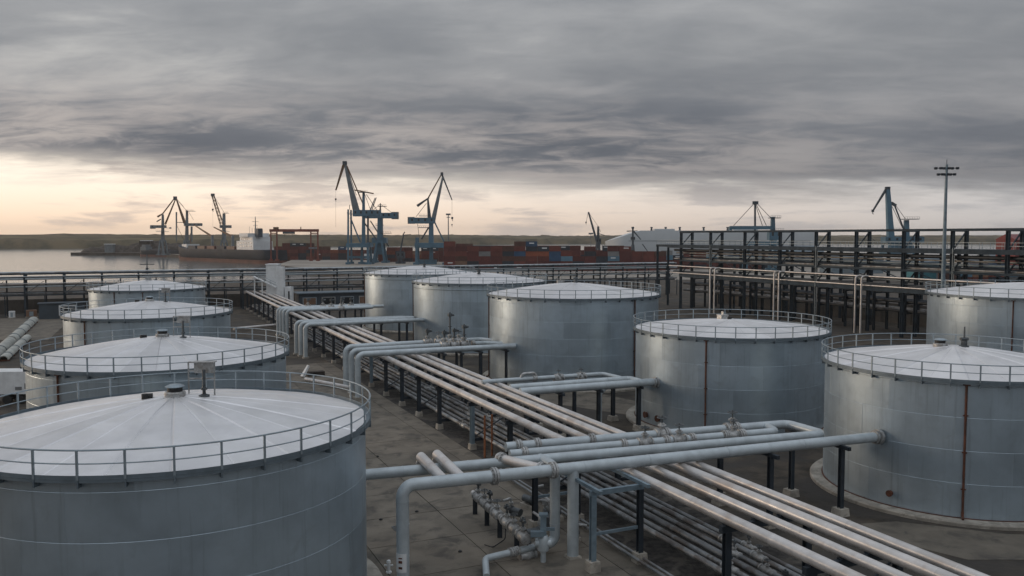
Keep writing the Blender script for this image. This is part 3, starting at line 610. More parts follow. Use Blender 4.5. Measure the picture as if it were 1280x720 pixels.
# ------------------------------------------------------------------ rear cross pipes with three and four elbows
def bank(tag_, elbows, ends, z, r, m='blue_pipe', grp=None, labels=None, extra=None):
    out = []
    for i, ((u, v), e) in enumerate(zip(elbows, ends)):
        a = at(u, v, z); s, w = sw_of(a)
        pts = [Vector((a.x, a.y, .02)), a] + [SW(*q) if len(q) == 3 else SW(q[0], q[1], z) for q in e(s, w)]
        t = pipe('cross_pipe', labels[i], pts, r, m, .75, grp, collars=((0, .5), (1, .25), (1, .5), (1, .7)))
        MB().box((0, 0, .12), (.9, .9, .24), Matrix.Rotation(GA, 4, 'Z')).obj('concrete_foot', 'old_concrete', t, False)
        out.append(t)
    return out
s3, w3 = 97.5, 52.8
Z = 5.12
e3 = [lambda s, w: [(s + .2, 33.5)], lambda s, w: [(s + .1, 34.6)], lambda s, w: [(s - .6, wall_w(s - .6, s3, w3, 11) + .1)]]
c3 = bank('c', ((432, 434), (439, 438.5), (447, 443)), e3, Z, .34, grp='cross pipes with elbows, third bank', labels=['rear pipe of the three with elbows behind the left tank, ending at the valve cluster', 'middle pipe of the three with elbows behind the left tank', 'front pipe of the three with elbows, reaching the nearest pale middle tank'])
sC3 = [sw_of(at(u, v, Z))[0] for u, v in ((432, 434), (439, 438.5), (447, 443))]
# what leaves the valve cluster again
for i, (s, w0) in enumerate(((sC3[0] + .3, 38.3), (sC3[1] + .2, 38.6))):
    a = SW(s, w0, Z); b = SW(s, 41.2 - .9 * i, Z); c = SW(sC3[2] + .5, 44.6 - 1.2 * i, Z)
    pipe('cross_pipe', ['rear', 'middle'][i] + ' pipe leaving the tall valve cluster and bending towards the pale tank', [a, b, c], .30, 'blue_pipe', .6, 'pipes beyond the valve cluster', flanges=((0, .1),))
for i, (ds, w, r, kind, tall) in enumerate(((0, 33.9, .36, 'act', 0), (1, 34.9, .38, 'act', 0), (0, 35.4, .34, 'wheel', 0), (1, 36.2, .34, 'act', .4), (0, 36.9, .36, 'act', 1.9), (1, 37.5, .36, 'act', .7), (0, 38.1, .34, 'wheel', 0))):
    s = sC3[ds]; t = thing('cluster_valve', ['leftmost', 'second', 'third', 'fourth', 'tallest', 'sixth', 'rightmost'][i] + ' valve of the cluster before the pale middle tank', 'valve', SW(s, w, Z), GA, 'valves of the cluster before the middle tank')
    v = inst('valve_body', cached(('va', r), lambda: valve_mesh(r)), t)
    inst('actuator' if kind == 'act' else 'handwheel', cached((kind, r), lambda: (actuator_mesh if kind == 'act' else wheel_mesh)(r)), t, (0, 0, r * 2.4 + tall))
    if tall: MB().tube([(0, 0, r * 2), (0, 0, r * 2.6 + tall)], .11, 8).tube([(0, 0, r * 2 + tall * .6), (0, 0, r * 2.3 + tall * .6)], .24, 8).obj('stem', 'valve_iron', t)
for i, w in enumerate((33.4, 35.6, 38.0, 41.4, 43.0)):
    goal('support below the valve cluster, ' + ORD[i] + ' from the main pipes', sC3[2] - .7, sC3[0] + .6, w, 4.78, cw=.26)
Z = 5.12; s2, w2 = 131.5, 53.4
e2 = [lambda s, w: [(s, 40.0), (s - 1.5, 42.2)], lambda s, w: [(s, 41.6)], lambda s, w: [(s, wall_w(s, s2, w2, 11) + .1)]]
bank('d', ((370, 402.5), (375.5, 404), (381.5, 406)), e2, Z, .33, grp='cross pipes with elbows, fourth bank', labels=['rear pipe of the three with elbows before the middle pale tank', 'middle pipe of the three with elbows before the middle pale tank', 'front pipe of the three with elbows before the middle pale tank'])
sD = sw_of(at(375.5, 404, Z))[0]
for i, w in enumerate((36.0, 40.2)): goal('support of the fourth bank of cross pipes, ' + ('nearer the main pipes' if i == 0 else 'nearer the pale tank'), sD - 1.8, sD + 2.4, w, 4.78)
e1 = [lambda s, w: [(s, 42.5)], lambda s, w: [(s, 38.0)], lambda s, w: [(s, 44.2)], lambda s, w: [(s, 41.5)]]
eb = ((347, 385.2), (350.5, 386), (354.2, 386.8), (358.5, 388))
tt = bank('e', eb, e1, Z, .30, grp='cross pipes with elbows, rear bank', labels=[x + ' pipe of the four with elbows before the farthest pale tank' for x in ('rearmost', 'second rear', 'second front', 'front')])
for i, w in enumerate((30.5, 33, 34.2, 35.6, 37.0, 38.3)):
    a = at(*eb[i % 4], Z); s, _ = sw_of(a)
    t = thing('cluster_valve', ORD[i] + ' valve from the left on the rear bank of cross pipes', 'valve', SW(s, w, Z), GA, 'valves on the rear bank')
    inst('valve_body', cached(('va', .34), lambda: valve_mesh(.34)), t); inst('actuator', cached(('act', .34), lambda: actuator_mesh(.34)), t, (0, 0, .82))
sE = sw_of(at(*eb[1], Z))[0]
for i, w in enumerate((33.5, 36.5, 39.5)): goal('support of the rear bank of cross pipes, ' + ORD[i] + ' from the main pipes', sE - 3, sE + 1.6, w, 4.78)

# ------------------------------------------------------------------ waterfront pipe rack
RS = 225.
for i in range(26):
    w = -46 + 8 * i; c = SW(RS, w, 0)
    t = thing('rack_trestle', 'dark tall trestle of the waterfront pipe rack, ' + ORD[i] + ' from the left end', 'trestle', c, 0, 'trestles of the waterfront pipe rack')
    for ds in (-2, 2): column(t, SW(RS + ds, w) - c, .36, 10.0, 'bridge_steel')
    for z in (4.9, 6.55, 8.25, 9.55): beam(t, SW(RS - 2.3, w, z) - c, SW(RS + 2.3, w, z) - c, .22, .26, 'bridge_steel')
    column(t, SW(RS + 2, w + 4) - c, .3, 8.2, 'bridge_steel'); column(t, SW(RS - 2, w + 4) - c, .2, 4.8, 'bridge_steel'); beam(t, SW(RS - 2.2, w + .1, 5.1) - c, SW(RS - 2.2, w + 3.9, 8.1) - c, .12, .12, 'bridge_steel', 'brace')
    MB().box(SW(RS - 2.3, w + 2, 5.9) - c, (3.9, .06, .06), Matrix.Rotation(GA, 4, 'Z')).box(SW(RS - 2.3, w + 2, 5.5) - c, (3.9, .06, .06), Matrix.Rotation(GA, 4, 'Z')).obj('walkway_rail', 'rail_steel', t, False)
rp = [(-1.6, 9.95, .26, 'low_pipe'), (1.2, 9.92, .22, 'low_pipe'), (-1.9, 8.64, .24, 'blue_pipe'), (.4, 8.60, .2, 'low_pipe'), (-1.4, 6.90, .2, 'low_pipe'), (-.5, 6.95, .26, 'dark_steel'), (.9, 6.9, .2, 'dark_steel'), (-1.7, 5.25, .2, 'low_pipe'), (.2, 5.3, .28, 'dark_steel'), (-.2, 9.97, .3, 'blue_pipe'), (1.6, 8.66, .3, 'dark_steel'), (-.8, 8.62, .22, 'blue_pipe')]
rp += [(-1.05, 9.9, .16, 'low_pipe'), (.55, 9.9, .18, 'dark_steel'), (1.75, 9.9, .16, 'low_pipe'), (-1.3, 8.58, .16, 'dark_steel'), (-1.95, 6.86, .16, 'blue_pipe'), (.2, 6.86, .18, 'low_pipe'), (1.7, 6.9, .22, 'dark_steel'), (-1.0, 5.2, .16, 'dark_steel'), (1.3, 5.28, .26, 'dark_steel'), (-2.45, 7.6, .10, 'clad_pipe'), (-2.45, 9.2, .10, 'blue_pipe')]
rl = ['front pipe on the top level of the waterfront rack', 'rear pipe on the top level of the waterfront rack', 'front pipe on the second level of the waterfront rack', 'rear pipe on the second level of the waterfront rack', 'front pipe on the third level of the waterfront rack', 'middle pipe on the third level of the waterfront rack', 'rear pipe on the third level of the waterfront rack', 'front pipe on the lowest level of the waterfront rack', 'rear dark pipe on the lowest level of the waterfront rack', 'middle pipe on the top level of the waterfront rack', 'rearmost dark pipe on the second level of the waterfront rack', 'middle pipe on the second level of the waterfront rack'] + ['extra thin pipe, ' + ORD[k] + ' from the top, on the waterfront rack' for k in range(11)]
for (ds, z, r, m), l in zip(rp, rl): pipe('rack_pipe', l, [SW(RS + ds, -70, z), SW(RS + ds, 158, z)], r, m, group='pipes of the waterfront rack', n=10)
for i, (z, dz) in enumerate(((9.75, -2.25), (4.9, -2.25))):
    t = tag(MB().bar(SW(RS + dz, -62, z), SW(RS + dz, 157, z), .18, .3).obj('edge_girder', 'bridge_steel', None, False), ['upper', 'lower'][i] + ' long girder along the near face of the waterfront rack', 'girder', 'girders of the waterfront rack')

# ------------------------------------------------------------------ pipe bridge at right
BW = 128.; BS = [179, 167, 154.5, 143, 132.5, 122, 111, 101, 91, 81, 71]
BC = SW(130, BW, 0); t = thing('pipe_bridge', 'long dark steel pipe bridge with railings on the right, rising above the horizon', 'pipe bridge', BC)
for s in BS:
    for j, dw in enumerate((0, 3.4)): column(t, SW(s, BW + dw) - BC, .52, 19.4, 'bridge_steel')
    for z in (8.5, 12.2, 15.7, 19.4): beam(t, SW(s, BW - .4, z) - BC, SW(s, BW + 3.8, z) - BC, .28, .34, 'bridge_steel', 'cross_beam')
    for z0, z1 in ((16.2, 19.2), (9.0, 12.0), (12.5, 15.4)):
        if z0 != 12.5 or s != 179: beam(t, SW(s, BW + .2, z0) - BC, SW(s, BW + 3.2, z1) - BC, .2, .2, 'bridge_steel', 'diagonal')
for z, a, b in ((19.55, .34, .42), (15.85, .34, .75), (8.6, .34, .8), (12.3, .22, .40)):
    for dw in (0, 3.4): beam(t, SW(184 if z > 15 and z < 17 else 179.2, BW + dw - .26 * (1 if dw == 0 else -1), z) - BC, SW(66, BW + dw - .26 * (1 if dw == 0 else -1), z) - BC, a, b, 'bridge_steel', 'long_girder')
MB().bar(SW(190, BW + 1.7, 16.24) - BC, SW(66, BW + 1.7, 16.24) - BC, 3.6, .08).obj('walkway', 'bridge_steel', t, False)
for j, dw in enumerate((0, 3.4)):
    column(t, SW(189.5, BW + dw) - BC, .42, 16.2, 'bridge_steel')
    beam(t, SW(190, BW + dw, 15.95) - BC, SW(179, BW + dw, 15.95) - BC, .3, .5, 'bridge_steel', 'long_girder')
    for z in (16.85, 17.4): beam(t, SW(190, BW + dw, z) - BC, SW(66, BW + dw, z) - BC, .05, .05, 'rail_steel', 'handrail')
    pm = MB().box((0, 0, .6), (.06, .06, 1.2)).mesh('rail_post', 'rail_steel', False)
    for k in range(62): inst('rail_post', pm, t, SW(190 - 2 * k, BW + dw, 16.2) - BC)
bp = [(-.75, 10.9, .15, 'clad_pipe'), (.7, 9.35, .3, 'dark_steel'), (1.5, 9.35, .34, 'low_pipe'), (2.5, 9.3, .28, 'dark_steel'), (.9, 14.9, .3, 'dark_steel'), (2.3, 14.85, .36, 'dark_steel'), (-.45, 9.15, .13, 'clad_pipe'), (1.9, 12.75, .25, 'dark_steel'), (.8, 12.7, .2, 'low_pipe'), (2.9, 12.8, .3, 'dark_steel'), (1.5, 14.2, .2, 'low_pipe')]
bl = ['pale slim pipe along the near face of the bridge with drops to the ground', 'front dark pipe on the lower deck of the bridge', 'middle grey pipe on the lower deck of the bridge', 'rear dark pipe on the lower deck of the bridge', 'front dark pipe hung below the bridge walkway', 'rear dark pipe hung below the bridge walkway', 'thin pale pipe along the lower girder of the bridge', 'rear dark pipe at half height inside the bridge', 'front grey pipe at half height inside the bridge', 'rearmost dark pipe at half height inside the bridge', 'grey pipe slung under the two dark pipes below the walkway']
for (dw, z, r, m), l in zip(bp, bl): pipe('bridge_pipe', l, [SW(183, BW + dw, z), SW(64, BW + dw, z)], r, m, group='pipes on the bridge', n=10)
for i, (u, v) in enumerate(((888, 334), (893.5, 334), (968, 337), (974, 337), (1070, 344), (1077.5, 344))):
    p = at(u, v, 10.9); s, w = sw_of(p); w = BW - .75 - (1.0)
    tgt = (u - 640) / FPX; s = w * (cos(GA) - sin(GA) * tgt) / (sin(GA) + cos(GA) * tgt)
    pipe('drop_pipe', ['left', 'right'][i % 2] + ' pale upright of the ' + ['left', 'middle', 'right'][i // 2] + ' pair dropping from the bridge to the ground', [SW(s, w, .02), SW(s, w, 10.95), SW(s - .6, w + 1.05, 10.95)], .17, 'clad_pipe', .6, 'pale drops from the bridge', n=10)
# lower rack beneath and behind the bridge
for i in range(17):
    s = 64 + 7.3 * i; c = SW(s, 137, 0); t = thing('rack_trestle', 'short dark trestle behind the bridge, ' + ORD[i] + ' from the right', 'trestle', c, 0, 'short trestles behind the bridge')
    for dw in (-3.5, 0, 3.5): column(t, SW(s, 137 + dw) - c, .4, 7.6, 'bridge_steel')
    for z in (3.9, 5.7, 7.4): beam(t, SW(s, 133.2, z) - c, SW(s, 140.8, z) - c, .25, .3, 'bridge_steel')
k = 0
for z in (4.25, 6.05, 7.75):
    for dw in (-3.0, -1.9, -.6, .9, 2.4):
        pipe('rack_pipe', ORD[k % 5] + ' pipe from the front on the ' + {4.25: 'lowest', 6.05: 'middle', 7.75: 'top'}[z] + ' level of the short rack behind the bridge', [SW(186, 137 + dw, z), SW(60, 137 + dw, z)], random.choice((.18, .25, .3)), random.choice(('dark_steel', 'dark_steel', 'low_pipe')), group='pipes of the short rack', n=10); k += 1

# concrete wall behind the waterfront rack and under the bridge
def panel_wall(label, P0, P1, h, L=6.):
    d = (P1 - P0); n = int(d.length / L); d.normalize(); t = thing('bund_wall', label, 'wall', P0, math.atan2(d.y, d.x), 'bund walls of the depot')
    me = cached(('pw', h), lambda: MB().box((L / 2, 0, h / 2), (L - .04, .3, h)).box((.1, 0, h / 2), (.26, .42, h + .1)).mesh('wall_panel', 'bund_concrete', False))
    for k in range(n): inst('wall_panel', me, t, (k * L, 0, 0))
mat('bund_concrete', (.11, .10, .088), .95, 0, .3, .3, rand=.15, streak=.4, bump=.2, bscale=3)
panel_wall('long dark concrete wall behind the waterfront rack', SW(233, -75, 0), SW(233, 120, 0), 3.3)
panel_wall('dark concrete wall behind the pipe bridge', SW(192, 148, 0), SW(60, 148, 0), 4.2)

# low building and frames below the rack, right of the main track
c = SW(212, 38, 0)
t = thing('control_building', 'low dark control building with pale window frames below the waterfront rack', 'building', c, GA)
MB().box((12, 3, 2.1), (24, 6, 4.2)).obj('wall', 'crane_dark', t, False); MB().box((12, 3, 4.3), (25, 7, .25)).obj('roof', 'rim_steel', t, False)
for k in range(5):
    w_ = MB().box((2.6 + 4.7 * k, -.05, 2.3), (3.4, .14, 2.0)).obj('window', 'valve_light' if k % 2 else 'rail_steel', t, False); MB().box((2.6 + 4.7 * k, -.13, 2.3), (3.0, .04, 1.6)).obj('pane', 'window_dark' if k % 3 else 'c_tan', w_, False)
# ground pipes and a culvert wall behind the second left tank
a, b_ = at(292, 411, .5), at(348, 406, .5); pipe('ground_pipe', 'pale low pipe on the ground right of the third left tank', [a, b_], .28, 'clad_pipe', n=12, group='low pipes behind the left tanks')
a, b_ = at(382, 474, .4), at(440, 485, .4); pipe('ground_pipe', 'pale low pipe lying behind the rim of the nearest left tank', [a, b_], .25, 'clad_pipe', n=12, group='low pipes behind the left tanks')
p = at(378, 472, 0); t = thing('wrapped_bundle', 'pale wrapped bundle leaning on pipes behind the nearest left tank', 'bundle', p, .5)
MB().bar((0, 0, .1), (.9, .3, 1.5), .5, .35, a2=.3, b2=.25).obj('wrapping', 'white_paint', t, False); MB().box((1.9, .6, .3), (2.2, 1.2, .6)).obj('base_block', 'scrap', t, False)
# hydrant at the foot of the front riser
p = at(486, 716, .04); t = thing('hydrant', 'small white hydrant at the foot of the front elbow pipe', 'hydrant', p)
MB().lathe([(.16, 0), (.16, .08), (.09, .1), (.09, .55), (.13, .58), (.10, .7), (.02, .74)], 12).obj('body', 'white_paint', t); MB().tube([(-.24, 0, .42), (.24, 0, .42)], .06, 8).obj('outlets', 'white_paint', t)

# deeper rack layer behind the bridge
for i in range(15):
    s_ = 66 + 8.6 * i; c = SW(s_, 146, 0); t = thing('rack_trestle', 'tall dark trestle of the rear rack behind the bridge, ' + ORD[i] + ' from the right', 'trestle', c, 0, 'tall trestles of the rear rack')
    for dw in (0, 5): column(t, SW(s_, 146 + dw) - c, .5, 15.6, 'bridge_steel')
    for z in (9.0, 12.3, 15.3): beam(t, SW(s_, 145.4, z) - c, SW(s_, 151.6, z) - c, .3, .36, 'bridge_steel')
    beam(t, SW(s_ + .1, 146, 9.3) - c, SW(s_ + 8.5, 146, 12.1) - c, .16, .16, 'bridge_steel', 'brace')
for k, (dw, z, r, m_) in enumerate(((.6, 9.5, .3, 'dark_steel'), (1.6, 9.45, .24, 'blue_steel'), (2.8, 9.5, .3, 'low_pipe'), (4.2, 9.5, .3, 'dark_steel'), (.5, 12.8, .3, 'blue_steel'), (1.8, 12.75, .22, 'low_pipe'), (3.2, 12.8, .34, 'dark_steel'), (4.4, 12.7, .2, 'blue_steel'), (.7, 15.75, .26, 'dark_steel'), (2.4, 15.7, .22, 'dark_steel'))):
    pipe('rack_pipe', ORD[k] + ' pipe counted upwards on the rear rack behind the bridge', [SW(188, 146 + dw, z), SW(60, 146 + dw, z)], r, m_, group='pipes of the rear rack', n=10)
for k, (z, w_) in enumerate(((12.45, 128.0), (13.5, 131.0), (10.2, 131.2))):
    t = thing('cable_tray', ['lower', 'upper', 'rear'][k] + ' cable tray running along the pipe bridge', 'cable tray', SW(125, w_, z), 0, 'cable trays on the bridge')
    o = SW(125, w_, z)
    for e in (-.3, .3): beam(t, SW(180, w_ + .6 + e, z) - o, SW(66, w_ + .6 + e, z) - o, .05, .16, 'rim_steel', 'side_rail')
    MB().bar(SW(180, w_ + .6, z - .02) - o, SW(66, w_ + .6, z - .02) - o, .5, .05).obj('cables', 'black_rubber', t, False)
# inspection ladders on the bridge towers
for k, s_ in enumerate((167, 132.5, 101)):
    o = SW(s_ - .6, BW - .45, 0); t = thing('ladder', ['left', 'middle', 'right'][k] + ' caged ladder climbing the near face of the pipe bridge', 'ladder', o, GA, 'ladders of the bridge')
    for x in (-.22, .22): MB().box((x, 0, 8.3), (.06, .06, 16.4)).obj('stile', 'rail_steel', t, False)
    b = MB()
    for q in range(54): b.box((0, 0, .3 + .3 * q), (.40, .04, .04))
    b.obj('rungs', 'rail_steel', t, False)
mat('old_sheet', (.40, .41, .38), .7, 0, .2, .6, rand=.05, streak=.4)
# ------------------------------------------------------------------ harbour cranes
def crane(label, Y, u0, spec, m='crane_blue', group='harbour cranes', ground=0.):
    o = pix(u0, 300, Y); o.z = ground; k = Y / FPX
    t = thing('harbour_crane', label, 'crane', o, 0, group)
    def P(u, v, dy=0): p = pix(u, v, Y) - o; p.y += dy; return p
    def G(u, dy=0): p = pix(u, 300, Y) - o; return Vector((p.x, dy, 0))
    mm = dict(d='crane_dark', b=m, o='crane_ochre', g='crane_grey', w='ship_white')
    for s in spec:
        kind = s[0]
        if kind == 'leg':                              # x at foot, x at top, y top, width, depth half spread
            _, uf, ut, vt, wd, dp = s
            for dy in (-dp, dp):
                MB().bar(G(uf, dy), P(ut, vt, dy * .8), wd, wd, a2=wd * .8, b2=wd * .8).box(G(uf, dy) + Vector((0, 0, .7)), (wd * 2.6, wd * 1.4, 1.4)).obj('leg', m, t, False)
        elif kind == 'bar':                            # p, q, width, (width at end), colour
            _, a, b, wd, *r = s; w2 = r[0] if r and r[0] else wd; c = mm[r[1]] if len(r) > 1 else m; nm = r[2] if len(r) > 2 else 'beam'
            MB().bar(P(*a), P(*b), wd, wd, up=(0, 1, 0), a2=w2, b2=w2).obj(nm, c, t, False)
        elif kind == 'lattice':                        # two chords with lacing, in depth too
            _, a, b, wd, w2, *r = s; c = mm[r[0]] if r else m; A, B = P(*a), P(*b); d = (B - A).normalized(); nrm = d.cross(Vector((0, 1, 0))).normalized(); bb = MB(); th = max(wd * .16, .16)
            ln = (B - A).length; nseg = max(4, int(ln / (wd * 1.3)))
            cor = lambda f, i, j: A.lerp(B, f) + nrm * (i * (wd + (w2 - wd) * f) / 2) + Vector((0, j * (wd + (w2 - wd) * f) / 2, 0))
            for i in (-1, 1):
                for j in (-1, 1): bb.bar(cor(0, i, j), cor(1, i, j), th)
            for q in range(nseg):
                f0, f1 = q / nseg, (q + 1) / nseg; z = 1 if q % 2 else -1
                for j in (-1, 1): bb.bar(cor(f0, z, j), cor(f1, -z, j), th * .6)
                for i in (-1, 1): bb.bar(cor(f0, i, z), cor(f1, i, -z), th * .6)
            bb.obj('boom', c, t, False)
        elif kind == 'box':                            # pixel rectangle, depth, colour, name
            _, u1, v1, u2, v2, dp, *r = s; c = mm[r[0]] if r else m; nm = r[1] if len(r) > 1 else 'machinery_house'
            a, b = P(u1, v1), P(u2, v2); ce = (a + b) / 2; MB().box(ce, (abs(b.x - a.x), dp, abs(b.z - a.z))).obj(nm, c, t, False)
            if nm == 'machinery_house':
                hgt = abs(b.z - a.z); n = max(2, int(abs(b.x - a.x) / 3.5))
                for q in range(n): MB().box((min(a.x, b.x) + (q + .5) * abs(b.x - a.x) / n, -dp / 2 - .02, ce.z + hgt * .12), (1.1, .1, hgt * .38)).obj('window', 'window_dark', t, False)
        elif kind == 'rope':
            _, a, b, *r = s; MB().tube([P(*a), P(*b)], r[0] if r else .09, 5).obj('rope', 'cable', t)
        elif kind == 'plat':                           # round or square platform with rail
            _, u1, u2, v, *r = s; a, b = P(u1, v), P(u2, v); ce = (a + b) / 2; wd = abs(b.x - a.x); c = mm[r[0]] if r else m
            pl = MB().box(ce, (wd, wd * .8, .35)).obj('platform', c, t, False); bb = MB()
            for q in range(7): bb.box(ce + Vector((wd * (q / 6 - .5), -wd * .4, .7)), (.1, .1, 1.1))
            bb.box(ce + Vector((0, -wd * .4, 1.2)), (wd, .1, .1)).obj('platform_rail', c, pl, False)
        elif kind == 'hook':
            _, u, v, sz = s; p = P(u, v); MB().box(p, (sz, sz * .6, sz * 1.1)).tube([p + Vector((0, 0, -sz * .5)), p + Vector((0, 0, -sz * 1.2)), p + Vector((sz * .4, 0, -sz * 1.5))], sz * .16, 6).obj('hook_block', 'crane_dark', t)
        elif kind == 'cw': _, u, v, w_, h_ = s; MB().box(P(u, v), (w_, w_ * .9, h_)).obj('counterweight', 'crane_grey', t, False)
    return t
crane('tall blue level luffing crane with bent jib, left of the pair on the quay', 560, 452, [
    ('leg', 437, 437, 262, 1.2, 6), ('leg', 462, 461, 303, 1.6, 6), ('leg', 452, 452.5, 303, 1.7, 0.01),
    ('box', 434.5, 304, 465, 309, 12, 'b', 'portal_beam'), ('box', 436, 320, 463, 323, 1.2, 'b', 'sill_beam'),
    ('bar', (454.5, 306), (454.5, 240), 2.3, 1.4, 'b', 'tower'), ('bar', (460, 306), (460, 266), 1.1, None, 'd', 'tower'),
    ('box', 441.5, 262.5, 476, 270.5, 4.5, 'b'), ('bar', (446.5, 268), (431.2, 205), 4.2, 1.3, 'g', 'boom'), ('bar', (430.8, 203), (420, 238), 1.5, .6, 'o', 'jib'),
    ('box', 428.5, 201.5, 433.5, 206, 2.5, 'd', 'boom_head'), ('bar', (433.5, 207), (455, 258), .7, None, 'o', 'stay'), ('rope', (432.5, 205), (445.5, 244), .2), ('rope', (428, 206), (419, 238), .12),
    ('bar', (443, 237.5), (467, 242), .8, None, 'o', 'rocker'), ('plat', 448, 460, 240.5, 'd'), ('plat', 434.5, 441.5, 267.5), ('rope', (458, 243), (472, 264), .2), ('rope', (456, 243), (463, 262), .16),
    ('bar', (438, 272), (450.5, 303), .8, None, 'b', 'brace'), ('bar', (453, 275), (471, 300), .8, None, 'd', 'brace'), ('rope', (419.7, 239), (419.7, 284), .06), ('hook', 419.7, 249, 1.0), ('bar', (437, 262), (437, 256), .35, None, 'd', 'lamp_pole')])
crane('blue crane with slewing column right behind the tall one, its beam pointing right', 590, 475, [
    ('leg', 468, 472.5, 300, 1.6, 5), ('leg', 482, 478, 300, 1.6, 5), ('bar', (475.3, 318), (475.3, 268), 4.2, 3.2, 'b', 'tower'), ('bar', (475.3, 268), (475.5, 254), 1.4, .5, 'd', 'mast'),
    ('box', 456, 266, 497, 273, 4.5, 'b'), ('cw', 494, 269.5, 4.5, 5), ('box', 466, 297, 484, 304, 9, 'b', 'portal_beam'), ('plat', 476, 489, 291.5, 'd'), ('plat', 470, 479, 281.5), ('bar', (463, 276), (472, 290), .7, None, 'd', 'brace'),
    ('rope', (475.4, 255), (462, 266), .15), ('rope', (475.4, 255), (490, 266), .15), ('plat', 473, 483, 258, 'd'), ('bar', (477, 294), (486, 308), .8, None, 'd', 'brace'), ('lattice', (462, 267), (458, 244, 40), 1.6, 1.0, 'd')])
crane('blue level luffing crane with jib bent to the right, right of the pair', 555, 539, [
    ('leg', 521.5, 521.5, 297, 1.5, 6), ('leg', 557.5, 556, 304, 1.5, 6), ('leg', 539, 539, 300, 2.6, .01), ('box', 519.5, 303.5, 558.5, 309.5, 12, 'b', 'portal_beam'), ('box', 521, 324.5, 546, 330, 1.5, 'b', 'sill_beam'),
    ('bar', (539, 305), (539, 275), 3.2, 2.6, 'b', 'tower'), ('bar', (537, 275), (534.8, 248), 2.4, 1.0, 'd', 'tower'), ('box', 511.5, 272, 544, 279.5, 4.5, 'b'), ('cw', 514, 275.5, 4.2, 4.4),
    ('bar', (541.5, 275), (553.5, 221.5), 2.8, 1.1, 'g', 'boom'), ('bar', (535, 248), (552, 217.5), .8, .6, 'o', 'stay'), ('bar', (521.5, 257.5), (536.5, 247), 1.6, .8, 'd', 'rocker'), ('bar', (552, 217), (565, 250), 1.1, .6, 'd', 'jib'),
    ('box', 550.8, 215.5, 554, 219.5, 2, 'd', 'boom_head'), ('rope', (533, 254), (520, 271), .18), ('rope', (565, 250), (565, 270), .07), ('hook', 565.3, 272.5, 1.3), ('hook', 565, 281, .8), ('bar', (536, 284), (527, 299), .9, None, 'd', 'brace'), ('bar', (543, 277), (556, 304), .8, None, 'b', 'brace'), ('rope', (522, 280), (524, 297), .15), ('plat', 523, 537, 284.5, 'd'), ('plat', 524, 535, 270)])
crane('ochre crane at far left with drooping lever, beyond the ship', 820, 203.5, [
    ('leg', 200, 202.5, 300, 1.5, 5), ('leg', 207, 204.5, 300, 1.5, 5), ('bar', (203.5, 302), (203.5, 268), 2.8, 1.6, 'g', 'tower'), ('box', 189, 281.5, 207, 285, 5, 'g'), ('plat', 197, 209, 289.5, 'g'), ('cw', 191, 284, 4, 3),
    ('bar', (206.5, 280.5), (219, 250), 1.4, .9, 'o', 'boom'), ('bar', (197, 271), (203.5, 267), 1.6, .8, 'o', 'rocker'), ('bar', (203.5, 267), (218, 248), .9, None, 'o', 'stay'), ('box', 217, 245.5, 221, 250, 2, 'd', 'boom_head'), ('rope', (220, 247), (229.5, 258.5), .15), ('bar', (196, 277), (201, 274), .9, None, 'd', 'cab_arm'), ('box', 212, 284, 214, 286, 1.2, 'g', 'lamp_box'), ('bar', (207, 285), (213, 285), .3, None, 'g', 'arm')], 'crane_grey', 'cranes beyond the ship')
crane('grey crane with raised ochre boom beside the far left crane', 800, 233, [
    ('leg', 230, 232.5, 300, 1.5, 5), ('leg', 237, 234, 300, 1.5, 5), ('bar', (233.5, 303), (233.8, 263), 2.8, 1.6, 'g', 'tower'), ('box', 231, 279, 252, 282.5, 5, 'g'), ('plat', 233, 243, 264, 'g'), ('bar', (239.5, 283), (239.5, 302), 1.4, None, 'g', 'tower'),
    ('bar', (231, 279), (220.5, 249), 2.2, 1.0, 'o', 'boom'), ('rope', (220.5, 249), (234, 264), .18), ('bar', (221, 278), (231, 278), .6, None, 'g', 'arm'), ('bar', (220.5, 265), (220.5, 302), 1.1, .8, 'g', 'mast'), ('rope', (221, 282), (231, 302), .18), ('rope', (236, 265), (242, 275), .15)], 'crane_grey', 'cranes beyond the ship')
crane('ochre double boom crane leaning left behind the ship', 790, 280, [
    ('leg', 276, 279, 300, 1.5, 5), ('leg', 284, 281, 300, 1.5, 5), ('bar', (280, 303), (280, 267), 3.2, 2.0, 'g', 'tower'), ('box', 275.5, 281.5, 288.5, 285, 5, 'g'), ('plat', 279, 285.5, 266.5, 'g'), ('plat', 277, 286, 289.5, 'g'),
    ('lattice', (277.5, 281), (266, 244), 2.6, 1.8, 'o'), ('box', 264, 242, 268, 245.5, 2.2, 'd', 'boom_head'), ('rope', (267, 244), (281, 267), .15), ('rope', (266, 245), (266, 284), .06), ('hook', 266, 262, 1.4)], 'crane_grey', 'cranes beyond the ship')
crane('slim dark crane standing above the containers, leaning left', 640, 747, [
    ('leg', 744, 746, 305, 1.4, 4), ('leg', 750, 748.5, 305, 1.4, 4), ('bar', (747.5, 310), (747.8, 283), 2.4, 1.4, 'd', 'tower'), ('bar', (746, 302), (735.6, 265), 1.7, 1.1, 'd', 'boom'), ('rope', (736, 266), (747.8, 283), .12), ('rope', (735, 266), (733, 277), .14), ('hook', 732.5, 278, 1.0), ('bar', (748, 292), (759, 295), .7, .3, 'd', 'arm'), ('box', 745, 298, 751, 305, 4, 'd'), ('rope', (748, 284), (751, 290), .14)], 'crane_dark', 'slim dark cranes')
